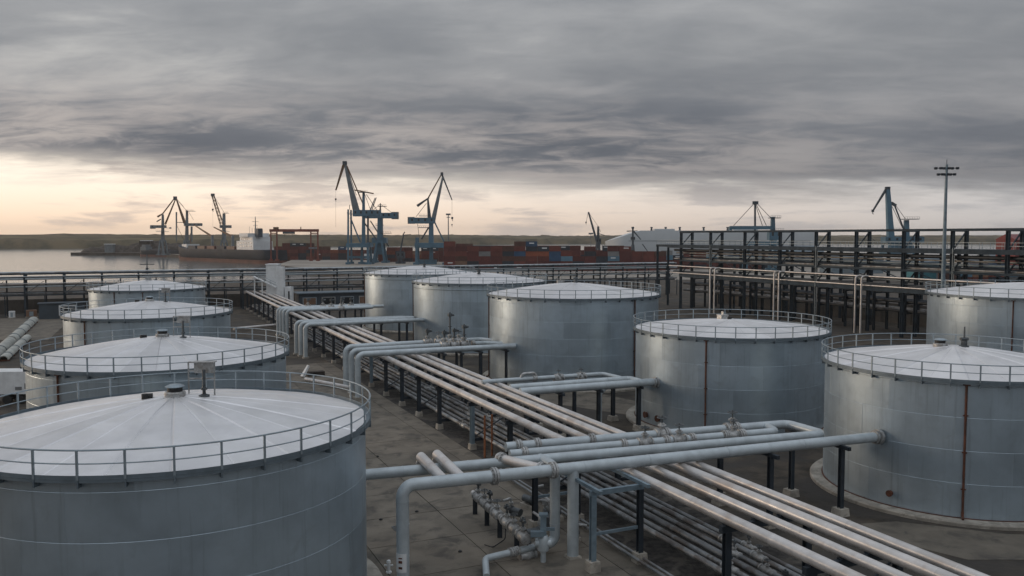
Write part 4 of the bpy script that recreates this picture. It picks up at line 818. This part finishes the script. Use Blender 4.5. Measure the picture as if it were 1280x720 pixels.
crane('small dark crane with crossed arms in front of the white ship', 620, 791, [
    ('leg', 789, 790.4, 306, 1.0, 3), ('leg', 793, 791.6, 306, 1.0, 3), ('bar', (791, 310), (791, 284.5), 1.5, 1.1, 'd', 'tower'), ('bar', (783.5, 289), (797, 288.5), .8, .4, 'd', 'arm'), ('bar', (792, 289), (801, 299.5), 1.0, .6, 'd', 'boom'), ('box', 789.5, 283.5, 792.5, 286, 1.6, 'd', 'head'), ('box', 788.5, 296, 793.5, 300, 3, 'd'), ('bar', (803, 305), (810, 315), .7, .5, 'd', 'strut')], 'crane_dark', 'slim dark cranes')
crane('blue crane with level beam and stayed mast behind the pipe bridge', 450, 955, [
    ('leg', 930, 934, 304, 1.0, 5), ('leg', 966, 966, 300, 1.6, 5), ('bar', (943.8, 330), (943.8, 253), 1.0, .8, 'd', 'mast'), ('box', 913, 282.5, 968, 286.8, 2.4, 'b', 'beam'), ('box', 911.5, 283, 914.5, 288, 2.5, 'b', 'beam_end'), ('bar', (966, 310), (966, 271), 2.6, 1.8, 'b', 'tower'), ('box', 960.5, 288, 975.5, 300, 5, 'b'), ('plat', 961.5, 974.5, 272.5, 'd'), ('box', 941, 251.5, 947.5, 255.5, 1.6, 'd', 'mast_head'),
    ('rope', (943, 254), (917, 282), .16), ('rope', (944, 255), (953, 282), .18), ('rope', (945, 255), (958, 282), .18), ('rope', (946, 254), (963, 272), .16), ('plat', 965, 978, 288.5, 'd'), ('box', 933, 302, 972, 306, 9, 'b', 'portal_beam')], 'crane_blue', 'cranes behind the pipe bridge')
crane('blue crane with upright boom and bent jib behind the pipe bridge, near the light mast', 450, 1122, [
    ('leg', 1103, 1108, 306, 1.4, 5), ('leg', 1142, 1136, 306, 1.4, 5), ('bar', (1113.5, 302), (1109.5, 236), 3.2, 1.9, 'b', 'boom'), ('box', 1107, 233.5, 1112, 237, 2, 'd', 'boom_head'), ('bar', (1108, 236), (1091.5, 263), 1.1, .7, 'd', 'jib'), ('rope', (1106, 237), (1091, 262), .1), ('hook', 1091, 263.5, 1.2), ('bar', (1114, 254), (1120, 257), 1.6, 1.2, 'd', 'rocker'),
    ('bar', (1118, 256), (1131, 290), .6, None, 'd', 'stay'), ('rope', (1115, 258), (1128, 285), .16), ('rope', (1119, 256), (1132, 274), .14), ('bar', (1133, 302), (1133, 275), 2.6, 2.0, 'b', 'tower'), ('plat', 1128, 1146, 274, 'd'), ('box', 1104, 296, 1152, 303.5, 6, 'b'), ('box', 1112, 303, 1138, 312, 4.5, 'b', 'slewing_ring'), ('plat', 1116, 1128, 288), ('box', 1104, 311, 1142, 317, 10, 'b', 'portal_beam'), ('cw', 1148, 299, 3, 3.2)], 'crane_blue', 'cranes behind the pipe bridge')
crane('red brown gantry crane with two pairs of legs on the quay near the ship', 630, 367, [
    ('leg', 338.5, 338.5, 288, 1.0, .01), ('leg', 346, 346, 288, 1.1, .01), ('leg', 388.5, 388.5, 288, 1.0, .01), ('leg', 397.2, 397.2, 288, 1.1, .01), ('box', 337, 286.4, 398.5, 289.8, 1.6, 'b', 'bridge_girder'), ('box', 338, 291, 346.5, 292.2, 1, 'b', 'end_tie'), ('box', 388, 291, 397.5, 292.2, 1, 'b', 'end_tie'), ('box', 354, 289.7, 368, 292.4, 3, 'd', 'trolley'), ('bar', (376, 286.5), (376, 283.5), .6, None, 'o', 'post'), ('box', 342, 283.8, 348, 286.8, 2, 'o', 'winch'), ('rope', (356, 292), (356, 296), .1), ('rope', (366, 292), (366, 296), .1), ('box', 386, 309, 398, 311, 1, 'g', 'ladder_landing')], 'crane_red', None)
crane('small dark loader with bent arm between the two blue cranes', 570, 500, [
    ('leg', 498, 499, 320, 1.3, 2), ('leg', 503, 501, 320, 1.3, 2), ('box', 496, 315, 506, 323, 5, 'd'), ('bar', (500, 316), (504.5, 294), 1.0, .7, 'd', 'boom'), ('bar', (504.5, 294), (514, 293), .7, .4, 'd', 'jib'), ('bar', (503.5, 294), (506, 290), .6, None, 'd', 'arm')], 'crane_dark', None)

# ------------------------------------------------------------------ ships
def hull(L, B, H, z0, bow=.14, flare=.3, stern=.05, n=28):
    V = []; rows = [(z0, .82), (z0 + H * .35, .97), (z0 + H, 1.0)]
    for z, q in rows:
        for i in range(n + 1):
            x = i / n; wd = 1.
            if x > 1 - bow: wd = max(0., 1 - ((x - 1 + bow) / bow) ** 2)
            if x < stern: wd = .55 + .45 * (x / stern) ** .6
            fl = L * .02 * (z - z0) / H * (1 if x > 1 - bow else 0) * ((x - 1 + bow) / bow if x > 1 - bow else 0)
            sh = H * .42 * max(0, (x - 1 + bow) / bow) ** .7 if z > z0 + H * .9 else 0
            V.append((x * L + fl, wd * q * B / 2, z + sh)); V.append((x * L + fl, -wd * q * B / 2, z + sh))
    k = 2 * (n + 1); F = []
    for r in range(2):
        for i in range(n):
            a = r * k + 2 * i; F.append((a, a + k, a + k + 2, a + 2)); a += 1; F.append((a, a + 2, a + k + 2, a + k))
        F.append((r * k, r * k + 1, (r + 1) * k + 1, (r + 1) * k))
    for i in range(n): a = 2 * k + 2 * i; F.append((a, a + 1, a + 3, a + 2))
    return MB().add(V, F)
def freighter():
    bowp = pix(228, 324.5, 770); bowp.z = -3; st = pix(352, 330, 655); st.z = -3
    d = bowp - st; L = d.length; t = thing('cargo_ship', 'rusty grey and red cargo ship moored at the quay, white bridge house at its stern', 'ship', st, math.atan2(d.y, d.x))
    hull(L, 22, 4.2, -1.5, n=30).obj('lower_hull', 'hull_red', t, ang=30)
    hull(L, 22.3, 8.2, 2.4, n=30).obj('upper_hull', 'hull_grey', t, ang=30)
    sh = MB().box((40, 0, 14), (26, 17, 7)).obj('bridge_house', 'ship_white', t, False)
    MB().box((39, 0, 19), (20, 15.5, 4)).obj('upper_deck_house', 'ship_white', t, False)
    MB().box((40, 0, 22.3), (13, 19, 2.8)).obj('wheelhouse', 'ship_white', t, False)
    for z, x0, x1, yy in ((13.5, 28, 52, 8.55), (16, 28, 52, 8.55), (19, 30, 48, 7.8)):
        for k in range(6):
            for sgn in (-1, 1): MB().box((x0 + (x1 - x0) * (k + .5) / 6, sgn * yy, z), (1.2, .12, .9)).obj('window', 'window_dark', t, False)
    for k in range(7): MB().box((46.55, -8 + 16 * k / 6, 22.7), (.12, 1.7, 1.1)).obj('window', 'window_dark', t, False)
    MB().tube([(38, 0, 23.5), (38, 0, 37)], [.6, .25], 8).bar((38, -3, 33), (38, 3, 33), .25).bar((38, -2, 30), (38, 2, 30), .25).obj('mast', 'crane_grey', t)
    MB().box((28, 3, 24), (5, 4, 7)).obj('funnel', 'crane_dark', t, False)
    for k in range(3):
        for w in (-4, 3): MB().tube([(34 + 4 * k, w, 23), (34 + 4 * k, w, 27 + k)], .12, 5).obj('aerial', 'crane_grey', t)
    for k in range(5): MB().box((66 + 17 * k, 0, 11.8), (13, 14, 2.6)).obj('hatch_cover', ('c_brown', 'hull_grey', 'c_maroon')[k % 3], t, False)
    for k, x in enumerate((75, 110)):
        c = MB().tube([(x, 0, 10.5), (x, 0, 22)], [1.4, 1.1], 10).obj('deck_crane', 'crane_grey', t)
        MB().bar((x, 0, 21), (x + 26, 3, 31 if k else 29), 1.4, 1.4, a2=.7, b2=.7).obj('deck_crane_boom', 'crane_ochre', c, False)
    MB().box((L * .90, 0, 12.5), (9, 12, 3.5)).obj('forecastle', 'ship_white', t, False)
    MB().tube([(L * .9, 0, 11), (L * .9, 0, 24)], [.5, .2], 6).obj('foremast', 'crane_ochre', t)
    for x in (40, 80, 120): MB().tube([(x, -11.2, 10.4), (x + 12, -22, 3.2)], .09, 5).obj('mooring_rope', 'white_paint', t)
freighter()
def coaster():
    a = pix(178, 319, 900); a.z = -3; b = pix(236, 321, 872); b.z = -3; d = b - a; L = d.length
    t = thing('cargo_ship', 'small rusty coaster moored past the bow of the large cargo ship', 'ship', a, math.atan2(d.y, d.x))
    hull(L, 11, 3, -1, n=16).obj('lower_hull', 'hull_red', t, ang=30); hull(L, 11.2, 4.5, 1.9, n=16).obj('upper_hull', 'hull_grey', t, ang=30)
    MB().box((6, 0, 8.2), (8, 8.5, 4)).box((6, 0, 11.2), (5, 7, 2.2)).obj('bridge_house', 'crane_grey', t, False); MB().box((26, 0, 7), (22, 8, 1.4)).obj('hatch_cover', 'c_navy', t, False)
coaster()
def carrier():
    a = pix(756, 300, 790); a.z = -3; t = thing('car_carrier_ship', 'huge pale grey box-shaped ship beyond the containers, partly behind the pipe bridge', 'ship', a)
    L = 190.; B = 30; H = 26.5; n = 30; V = []
    for z, q in ((-1.5, .85), (8, 1.), (H * .8, 1.), (H, .97)):
        for i in range(n + 1):
            x = i / n; wd = 1.
            if x < .10: wd = 1 - (1 - x / .10) ** 2
            top = 0
            if z > 9: top = -max(0, (.16 - x) / .16) * (z - 8) * .55
            V += [(x * L + (3 * (1 - x / .1) * (1 - z / H) if x < .1 else 0), wd * q * B / 2, z + top), (x * L + (3 * (1 - x / .1) * (1 - z / H) if x < .1 else 0), -wd * q * B / 2, z + top)]
    k = 2 * (n + 1); F = []
    for r in range(3):
        for i in range(n): c = r * k + 2 * i; F += [(c, c + k, c + k + 2, c + 2), (c + 1, c + 3, c + k + 3, c + k + 1)]
        F.append((r * k + 2 * n, (r + 1) * k + 2 * n, (r + 1) * k + 2 * n + 1, r * k + 2 * n + 1))
    for i in range(n): c = 3 * k + 2 * i; F.append((c, c + 1, c + 3, c + 2))
    MB().add(V, F).obj('hull', 'carrier_white', t, ang=25)
    for x in (42, 55, 68, 90, 112): MB().tube([(x, -8, H - .3), (x, -8, H + 2.4)], [1.0, .8], 8).box((x, -8, H + 2.8), (2.0, 2.0, 1.0)).obj('deck_ventilator', 'crane_dark', t)
    MB().box((54, -4, H + .8), (18, 12, 1.5)).obj('deck_house', 'carrier_white', t, False); MB().box((128, -4, H + 1.6), (22, 16, 3.4)).obj('deck_house', 'carrier_white', t, False)
    for k_ in range(9): MB().box((120 + 2 * k_, -12.05, H + 2.2), (1.3, .12, 1.0)).obj('window', 'window_dark', t, False)
    MB().bar((20, -B / 2 - .1, 17.0), (L - 4, -B / 2 - .1, 17.0), .12, .5).obj('rubbing_strake', 'crane_grey', t, False)
carrier()

# ------------------------------------------------------------------ containers
def cont_mesh(col):
    L, Wd, H = 6.06, 2.44, 2.59; b = MB(); n = 18
    b.box((0, 0, H / 2), (L - .24, Wd - .14, H - .12))
    for i in range(n):
        x = -L / 2 + .3 + (L - .6) * (i + .5) / n; b.box((x, 0, H / 2), ((L - .6) / n * .5, Wd - .05, H - .34))
    for x in (-1, 1):
        for y in (-1, 1): b.box((x * (L / 2 - .08), y * (Wd / 2 - .08), H / 2), (.16, .16, H))
    for z in (.08, H - .08):
        for y in (-1, 1): b.box((0, y * (Wd / 2 - .07), z), (L - .32, .14, .16))
        for x in (-1, 1): b.box((x * (L / 2 - .07), 0, z), (.14, Wd - .32, .16))
    return b.mesh('container', col, False)
CM = {c: cont_mesh(c) for c in ('c_maroon', 'c_red', 'c_blue', 'c_navy', 'c_orange', 'c_ltblue', 'c_tan', 'c_brown', 'c_grey')}
CN = dict(c_maroon='maroon', c_red='dull red', c_blue='blue', c_navy='dark navy', c_orange='orange', c_ltblue='light blue', c_tan='tan', c_brown='brown', c_grey='grey')
logo = MB().box((0, 0, 0), (2.6, .03, .5)).mesh('logo_patch', 'white_paint', False)
def stack(u, Y, cols, rowname, group, rng, rz=0.):
    x = pix(u, 300, Y).x
    for ci, (hgt, colours) in enumerate(cols):
        if hgt:
            for r in range(hgt):
                c = colours.get(r) or rng.choice(('c_maroon', 'c_maroon', 'c_maroon', 'c_red', 'c_red', 'c_brown', 'c_navy'))
                lv = ('bottom', 'second', 'third', 'fourth', 'fifth', 'sixth')[r] + ' row'
                o = tag(inst('shipping_container', CM[c], None, (x + 6.2 * ci * cos(rz) + rng.uniform(-.06, .06), Y + 6.2 * ci * sin(rz) + rng.uniform(-.25, .1), .012 + r * 2.6), rz), CN[c] + ' container, ' + lv + ', ' + ORD[ci] + ' column from left, ' + rowname, 'container', group)
                if c in ('c_blue', 'c_navy') and r == hgt - 1 or rng.random() < .05: inst('logo_patch', logo, o, (rng.uniform(-1, .6), -1.235, 1.7))
rng = random.Random(3)
N = {}
big = [(6, N), (5, {1: 'c_tan', 2: 'c_brown'}), (5, N), (5, {3: 'c_grey'}), (5, {4: 'c_red'}), (5, {3: 'c_navy'}), (6, {5: 'c_brown', 4: 'c_red', 3: 'c_blue', 2: 'c_brown'}), (6, {5: 'c_blue', 4: 'c_navy', 3: 'c_orange', 2: 'c_red'}), (5, {4: 'c_navy', 3: 'c_orange', 2: 'c_red'}), (5, {4: 'c_red', 3: 'c_blue', 2: 'c_blue'}), (4, {3: 'c_red', 2: 'c_ltblue'}), (3, N), (5, {4: 'c_maroon', 3: 'c_navy'}), (4, {3: 'c_maroon'}), (5, {4: 'c_maroon', 3: 'c_grey', 2: 'c_ltblue'}), (5, {4: 'c_red'}), (4, N), (4, N), (4, N)]
stack(562, 450, big, 'near stack along the quay', 'containers of the near stack', rng)
stack(348, 660, [(4, N), (5, N), (5, {4: 'c_navy'}), (5, N), (5, N), (4, {3: 'c_brown'}), (4, N), (3, {2: 'c_orange'}), (4, {3: 'c_blue'}), (3, {2: 'c_red'}), (3, N), (3, N), (4, N)], 'far stack behind the gantry crane', 'containers of the far stack', rng)
stack(478, 610, [(3, N), (4, {2: 'c_orange'}), (4, N), (4, N), (3, {1: 'c_orange', 2: 'c_tan'}), (4, N), (4, N), (4, N), (4, N), (5, N), (5, N)], 'stack between the blue cranes', 'containers between the blue cranes', rng)
stack(1185, 330, [(2, {1: 'c_brown', 0: 'c_brown'}), (2, {1: 'c_ltblue'}), (3, {2: 'c_brown', 1: 'c_tan'}), (3, {2: 'c_blue'}), (2, {1: 'c_ltblue', 0: 'c_grey'}), (3, {1: 'c_blue'})], 'stack seen through the bridge', 'containers behind the bridge', rng)
stack(806, 474, [(3, {2: 'c_navy'}), (3, {2: 'c_navy', 1: 'c_navy'}), (4, {3: 'c_grey', 2: 'c_ltblue'}), (3, N), (4, {3: 'c_maroon'}), (4, N), (3, {2: 'c_ltblue'}), (2, N), (3, {2: 'c_blue'}), (3, {2: 'c_grey'}), (3, {2: 'c_ltblue'}), (3, {1: 'c_blue'})], 'stack behind the bridge at left', 'containers behind the bridge left', rng)

rng = random.Random(11)
stack(570, 486, [(rng.choice((4, 5, 5)), {}) for _ in range(17)], 'rear row behind the near stack', 'containers of the rear row', rng)
# ------------------------------------------------------------------ sheds, vehicles and small things
def shed(label, u1, u2, Y, h, dp, wall, roof, cat='shed'):
    a = pix(u1, 300, Y); b = pix(u2, 300, Y); L = b.x - a.x
    t = thing('harbour_shed', label, cat, (a.x, Y, 0.012), 0, 'sheds on the quay')
    MB().box((L / 2, dp / 2, h / 2), (L, dp, h)).obj('wall', wall, t, False)
    MB().add([(-.3, -.3, h), (L + .3, -.3, h), (L + .3, dp + .3, h), (-.3, dp + .3, h), (-.3, dp / 2, h + dp * .16), (L + .3, dp / 2, h + dp * .16)], [(0, 1, 5, 4), (2, 3, 4, 5), (0, 4, 3), (1, 2, 5), (3, 2, 1, 0)]).obj('roof', roof, t, False)
    n = max(2, int(L / 5))
    for k in range(n):
        dr = MB().box((L * (k + .5) / n, -.04, h * .36), (2.6, .14, h * .7)).obj('roller_door', 'crane_grey', t, False) if k % 2 else MB().box((L * (k + .5) / n, -.04, h * .65), (2.0, .14, 1.0)).obj('window', 'window_dark', t, False)
shed('low blue grey shed seen through the middle of the bridge', 1040, 1105, 420, 7, 16, 'blue_steel', 'crane_grey')
shed('teal shed seen through the bridge left of the light mast', 1150, 1184, 360, 7.5, 12, 'teal_cloth', 'blue_steel')
shed('pale shed seen through the bridge right of the light mast', 1205, 1236, 380, 6.5, 14, 'ship_white', 'crane_grey')
shed('long grey shed behind the left part of the bridge', 965, 1030, 520, 9, 20, 'crane_grey', 'blue_steel')
shed('red shed at the far right behind the bridge top', 1270, 1330, 340, 17, 14, 'red_paint', 'red_paint')
shed('grey warehouse at the far right behind the bridge', 1242, 1300, 420, 8, 16, 'blue_steel', 'crane_grey')
def vehicle(label, u, v, L, Wd, H, kind, rz, col, name='truck', cat='truck', group=None):
    p = at(u, v, 0.012); t = thing(name, label, cat, p, rz, group)
    cab = 1.9
    if kind == 'truck':
        MB().box((L / 2 - cab - .1, 0, 1.1 + (H - 1.1) / 2), (L - cab - .2 + L * 0, Wd, H - 1.1), Matrix.Translation((-(L / 2 - cab) + L / 2 - cab, 0, 0)) if False else None).obj('cargo_body', col, t, False)
        MB().box((L - .55, 0, 1.5), (cab, Wd * .95, 1.9)).box((L - .45, 0, 2.55), (cab * .8, Wd * .9, .3)).obj('cab', 'ship_white', t, False); MB().box((L + .42, 0, 1.9), (.06, Wd * .8, .8)).obj('windscreen', 'window_dark', t, False)
    else:
        MB().box((L / 2, 0, 1.0), (L, Wd, 1.3)).box((L / 2 - .2, 0, 1.9), (L * .8, Wd * .92, .7)).obj('body', col, t, False); MB().box((L / 2 - .2, 0, 1.9), (L * .82, Wd * .80, .45)).obj('window', 'window_dark', t, False)
    MB().box((L / 2, 0, .75), (L, Wd * .5, .3)).obj('chassis', 'black_rubber', t, False)
    for x in (.9, 2.2, L - .9):
        for y in (-1, 1): MB().tube([(x, y * (Wd / 2 - .3), .5), (x, y * Wd / 2, .5)], .5, 14).obj('wheel', 'black_rubber', t)
vehicle('white box truck parked on the quay in front of the gantry crane', 366, 323, 10, 2.6, 6.2, 'truck', 0, 'white_paint', group='vehicles on the quay')
vehicle('pale flat truck on the quay under the right leg of the gantry crane', 377, 321.5, 12, 2.6, 2.6, 'truck', 0, 'white_paint', group='vehicles on the quay')
vehicle('teal and white lorry on the quay left of the blue cranes', 414, 321.5, 14, 2.7, 4.6, 'truck', 0, 'teal_cloth', group='vehicles on the quay')
vehicle('white van beside the legs of the left blue crane', 457, 325, 9, 2.6, 4.8, 'truck', 0, 'white_paint', group='vehicles on the quay')
p = at(-28, 503, 0)
t = thing('box_truck', 'white box truck beside the second left tank, cut by the left edge', 'truck', p, .06)
MB().box((3.4, 0, 2.35), (6.4, 2.5, 2.5)).obj('cargo_body', 'white_paint', t, False); MB().box((-1.1, 0, 1.7), (2.0, 2.3, 2.0)).obj('cab', 'ship_white', t, False)
MB().box((2.8, 0, .95), (8.2, 1.1, .28)).obj('chassis', 'black_rubber', t, False); MB().box((6.0, -1.27, 2.0), (.5, .04, .6)).box((5.1, -1.27, 1.75), (.7, .04, .35)).obj('marking', 'c_grey', t, False)
for x in (-1.0, 3.8, 5.2):
    for y in (-1, 1): MB().tube([(x, y * .85, .5), (x, y * 1.22, .5)], .5, 16).obj('wheel', 'black_rubber', t)
# long pale half-round covers lying on the earth at far left
for i, (a, b, R_, lab) in enumerate((((-16, 455), (13, 429), .95, 'nearer'), ((14, 428), (42, 402), .95, 'farther'), ((4, 452), (34, 424), .7, 'lower'))):
    p, q = at(*a, 0), at(*b, 0); d = q - p; L = d.length; t = thing('trough_section', lab + ' pale half-round trough section lying on the earth at the left edge', 'trough', p, math.atan2(d.y, d.x), 'trough sections on the earth')
    V = []; n = 12
    for x in (0, L):
        for rr in (R_, R_ - .13):
            for k in range(n + 1): an = pi * k / n; V.append((x, rr * cos(an), .25 + rr * sin(an) * .9))
    k = n + 1; F = []
    for j in range(n): F += [(j, j + 1, 2 * k + j + 1, 2 * k + j), (k + j + 1, k + j, 3 * k + j, 3 * k + j + 1), (j + 1, j, k + j, k + j + 1), (2 * k + j, 2 * k + j + 1, 3 * k + j + 1, 3 * k + j)]
    F += [(0, 2 * k, 3 * k, k), (n, k + n, 3 * k + n, 2 * k + n)]
    MB().add(V, F).obj('shell', 'old_sheet', t)
    for f in range(int(L / 6) + 1): MB().box((min(.4 + 6 * f, L - .3), 0, .13), (.3, R_ * 2.3, .26)).obj('timber', 'rust', t, False)
    for f in range(int(L / 9)): MB().tube([(4 + 9 * f, R_ * 1.02 * cos(pi * g_ / 10), .25 + R_ * .92 * sin(pi * g_ / 10)) for g_ in range(11)], .1, 6).obj('joint_band', 'crane_grey', t)
# site cabin and bench under the rack
c = SW(214, -17, 0)
t = thing('site_cabin', 'dark site cabin with white framed window under the waterfront rack', 'cabin', c, GA); MB().box((3, 1.5, 1.7), (9, 3, 3.4)).box((3, 1.5, 3.5), (9.6, 3.6, .2)).obj('cabin_body', 'crane_dark', t, False)
wn = MB().box((4.2, -.06, 1.9), (3.6, .12, 2.3)).obj('window_frame', 'ship_white', t, False); MB().box((4.2, -.13, 2.0), (2.9, .04, 1.5)).obj('pane', 'window_dark', wn, False); MB().bar((2.8, -.2, 1.6), (5.6, -.2, 1.6), .08, .25).obj('sill', 'ship_white', wn, False)
rng2 = random.Random(5)
for i in range(14):
    w = -38 + i * 4.6 + rng2.uniform(-1, 1); s = 219 + rng2.uniform(-3, 3); 
    if 20 < w < 36: continue
    m_ = rng2.choice(('white_paint', 'c_tan', 'c_grey', 'valve_light', 'blue_steel'))
    t = thing('equipment_cabinet', {'white_paint': 'white', 'c_tan': 'tan', 'c_grey': 'grey', 'valve_light': 'light grey', 'blue_steel': 'blue grey'}[m_] + ' equipment cabinet under the waterfront rack, ' + ORD[i] + ' from the left', 'cabinet', SW(s, w, 0), GA, 'cabinets under the waterfront rack')
    a, b_, h = rng2.uniform(1, 2.4), rng2.uniform(.8, 1.5), rng2.uniform(1.2, 2.8)
    MB().box((0, 0, h / 2 + .15), (a, b_, h)).obj('cabinet_body', m_, t, False); MB().box((0, 0, .08), (a + .3, b_ + .3, .16)).obj('plinth', 'old_concrete', t, False); MB().box((0, -b_ / 2 - .02, h * .55), (a * .4, .05, h * .7)).obj('door', 'rail_steel', t, False)
# white stair tower at the head of the main track
p = pix(339.5, 300, 203); p.z = 0
t = thing('stair_tower', 'white box-shaped stair tower at the far end of the main pipes', 'tower', p, 0)
MB().box((0, 1.2, 6.0), (2.7, 3.4, 11.2)).obj('tower_wall', 'white_paint', t, False); MB().box((0, 1.2, 11.72), (3.0, 3.7, .2)).obj('roof', 'white_paint', t, False); MB().box((2.2, -.6, 5.6), (1.7, 1.6, 11.2)).obj('shaft', 'white_paint', t, False)
MB().box((4.2, -.8, 3.2), (1.6, 2.0, 6.4)).obj('annex', 'white_paint', t, False); MB().box((4.4, -1.83, 4.2), (.35, .06, 2.4)).obj('window', 'window_dark', t, False)
MB().bar((-4.2, -.9, 8.9), (1.4, -1.6, 6.3), .9, .16).obj('gangway', 'white_paint', t, False)
for dz in (.6, 1.1): MB().bar((-4.2, -1.3, 8.9 + dz), (1.4, -2.0, 6.3 + dz), .07, .07).obj('gangway_rail', 'rail_steel', t, False)
for f in (0, .25, .5, .75): MB().bar((-4.2 + 5.6 * f, -1.3 - .7 * f, 8.9 - 2.6 * f), (-4.2 + 5.6 * f, -1.3 - .7 * f, 10 - 2.6 * f), .07, .07).obj('gangway_post', 'rail_steel', t, False)
for x in (-4.0, -2.2): MB().bar((x, -.9, 0), (x, -.9, 8.8 - (x + 4.2) * .46), .22, .22).obj('gangway_leg', 'white_paint', t, False)
# floodlight mast
p = pix(1180.5, 300, 140); p.z = 0
t = thing('floodlight_mast', 'tall slim floodlight mast at right with two tiers of lamps', 'light mast', p)
MB().tube([(0, 0, 0), (0, 0, 30.2)], [.42, .20], 14).obj('mast', 'blue_steel', t); MB().box((0, 0, .3), (1.6, 1.6, .6)).obj('concrete_foot', 'old_concrete', t, False)
for z, n, R in ((29.6, 6, 1.7), (28.6, 6, 1.25)):
    MB().bar((-R, 0, z), (R, 0, z), .09, .09).bar((0, -R, z), (0, R, z), .09, .09).obj('lamp_arm', 'dark_steel', t, False)
    for k in range(n):
        x = -R + 2 * R * k / (n - 1); MB().box((x, -.15 if k % 2 else .15, z + .02), (.42, .38, .30)).box((x, -.15 if k % 2 else .15, z - .17), (.34, .32, .08)).obj('floodlight', 'dark_steel', t, False)
MB().tube([(0, 0, 30.1), (0, 0, 31)], .05, 6).obj('lightning_rod', 'dark_steel', t)
def lamp_mast(label, u, vt, Y, wd=.35, head=True):
    p = pix(u, 300, Y); p.z = 0.012; h = pix(u, vt, Y).z; t = thing('light_mast', label, 'light mast', p, 0, 'slim masts along the waterfront')
    MB().tube([(0, 0, 0), (0, 0, h)], [wd, wd * .6], 8).obj('mast', 'crane_grey', t)
    if head: MB().box((0, 0, h), (3.2, 1.6, 1.2)).box((0, 0, h - 2), (2.4, 1.4, .5)).obj('lamp_head', 'crane_grey', t, False)
    else: MB().bar((-2, 0, h * .8), (2, 0, h * .8), .2).bar((-1.4, 0, h * .62), (1.4, 0, h * .62), .2).obj('cross_arm', 'crane_dark', t, False); MB().box((0, 0, h * .7), (.5, .5, .8)).obj('lamp_head', 'crane_dark', t, False)
lamp_mast('pale light mast just right of the right blue crane', 560.5, 268, 600, .5)
lamp_mast('slim signal mast with cross arms behind the farthest left tank', 183, 318, 232, .22, False)
lamp_mast('thin lamp mast on the far side of the stack right of the blue cranes', 738.5, 292, 620, .3)
# loudspeaker-like box lamp on the rack
p = pix(82, 338, 205); c = Vector((p.x, p.y, 10.2))
# scrap and bulk heaps on the pier
from mathutils import noise as NZ
for i, (u, Y, rx, ry, h) in enumerate(((150, 965, 40, 14, 8), (118, 960, 16, 10, 6), (188, 960, 42, 16, 11), (225, 900, 30, 15, 10), (262, 860, 30, 14, 7))):
    c = pix(u, 300, Y); V = []; n = 22; m_ = 8; b = MB()
    for a in range(m_ + 1):
        for k in range(n):
            th = 2 * pi * k / n; q = a / m_; x, y = rx * q * cos(th), ry * q * sin(th); V.append((x, y, max(0, h * (1 - q ** 2.2) + (h * .35 * NZ.noise(Vector((x * .13 + i * 9, y * .13, 1))) if a < m_ else 0)) - (.3 if a == m_ else 0)))
    F = [(a * n + k, a * n + (k + 1) % n, (a + 1) * n + (k + 1) % n, (a + 1) * n + k) for a in range(m_) for k in range(n)]
    tag(b.add(V, F).obj('scrap_heap', 'scrap', None, False, (c.x, Y, 0)), ['long dark heap in the middle of the pier', 'low dark heap at the tip of the pier', 'large dark heap left of the far cranes', 'dark heap at the feet of the far left cranes', 'dark heap behind the bow of the cargo ship'][i], 'heap', 'bulk heaps on the pier')
t = thing('pier_shed', 'small white roofed hut on the pier at far left', 'shed', (pix(137, 300, 950).x, 950, 0)); MB().box((0, 0, 4.5), (9, 6, 9)).obj('wall', 'crane_grey', t, False); MB().box((0, 0, 9.4), (10, 7, .8)).obj('roof', 'ship_white', t, False)
t = thing('pier_shed', 'two-part white topped shed on the pier below the far left crane', 'shed', (pix(183, 300, 950).x, 950, 0)); MB().box((0, 0, 6.5), (14, 6, 13)).obj('wall', 'scrap', t, False); MB().box((-3, 0, 13.4), (5, 7, .8)).box((3, 0, 13.4), (6, 7, .8)).obj('roof', 'ship_white', t, False)
# scattered stones and debris in the yard
for i, (u, v) in enumerate(((472, 571), (521, 640), (476, 650), (575, 690), (655, 520), (1062, 652), (1075, 658), (905, 617))):
    p = at(u, v, .04); tag(MB().lathe([(.05, -.02), (.13, .02), (.10, .09), (.02, .12)], 6).obj('debris_lump', 'old_concrete' if i > 4 else 'black_rubber', None, False, p), ['dark lump on the slab right of the left foreground tank', 'small dark lump under the second cross pipe', 'small dark lump near the foot of the elbow pipe', 'dark lump at the slab joint', 'dark lump beside the trestles', 'pale rubble lump by the foot of the right support', 'second pale rubble lump by the foot of the right support', 'pale rubble lump beyond the main pipes'][i], 'rubble', 'lumps on the ground')

# ------------------------------------------------------------------ air
hz = MB().box((600, 2300, 35), (13800, 6400, 84)).obj('haze', 'cable', None, False)
hz['kind'] = 'stuff'; hz['label'] = 'thin warm evening haze over the harbour'
m = bpy.data.materials.new('haze'); m.use_nodes = True; g = NT(m.node_tree); m.node_tree.nodes.clear()
vol = g.n('ShaderNodeVolumePrincipled'); vol.inputs['Color'].default_value = (.92, .90, .88, 1); vol.inputs['Density'].default_value = .00009; vol.inputs['Anisotropy'].default_value = .3
mo = g.n('ShaderNodeOutputMaterial'); g.lk(vol.outputs[0], mo.inputs['Volume']); hz.data.materials.clear(); hz.data.materials.append(m)
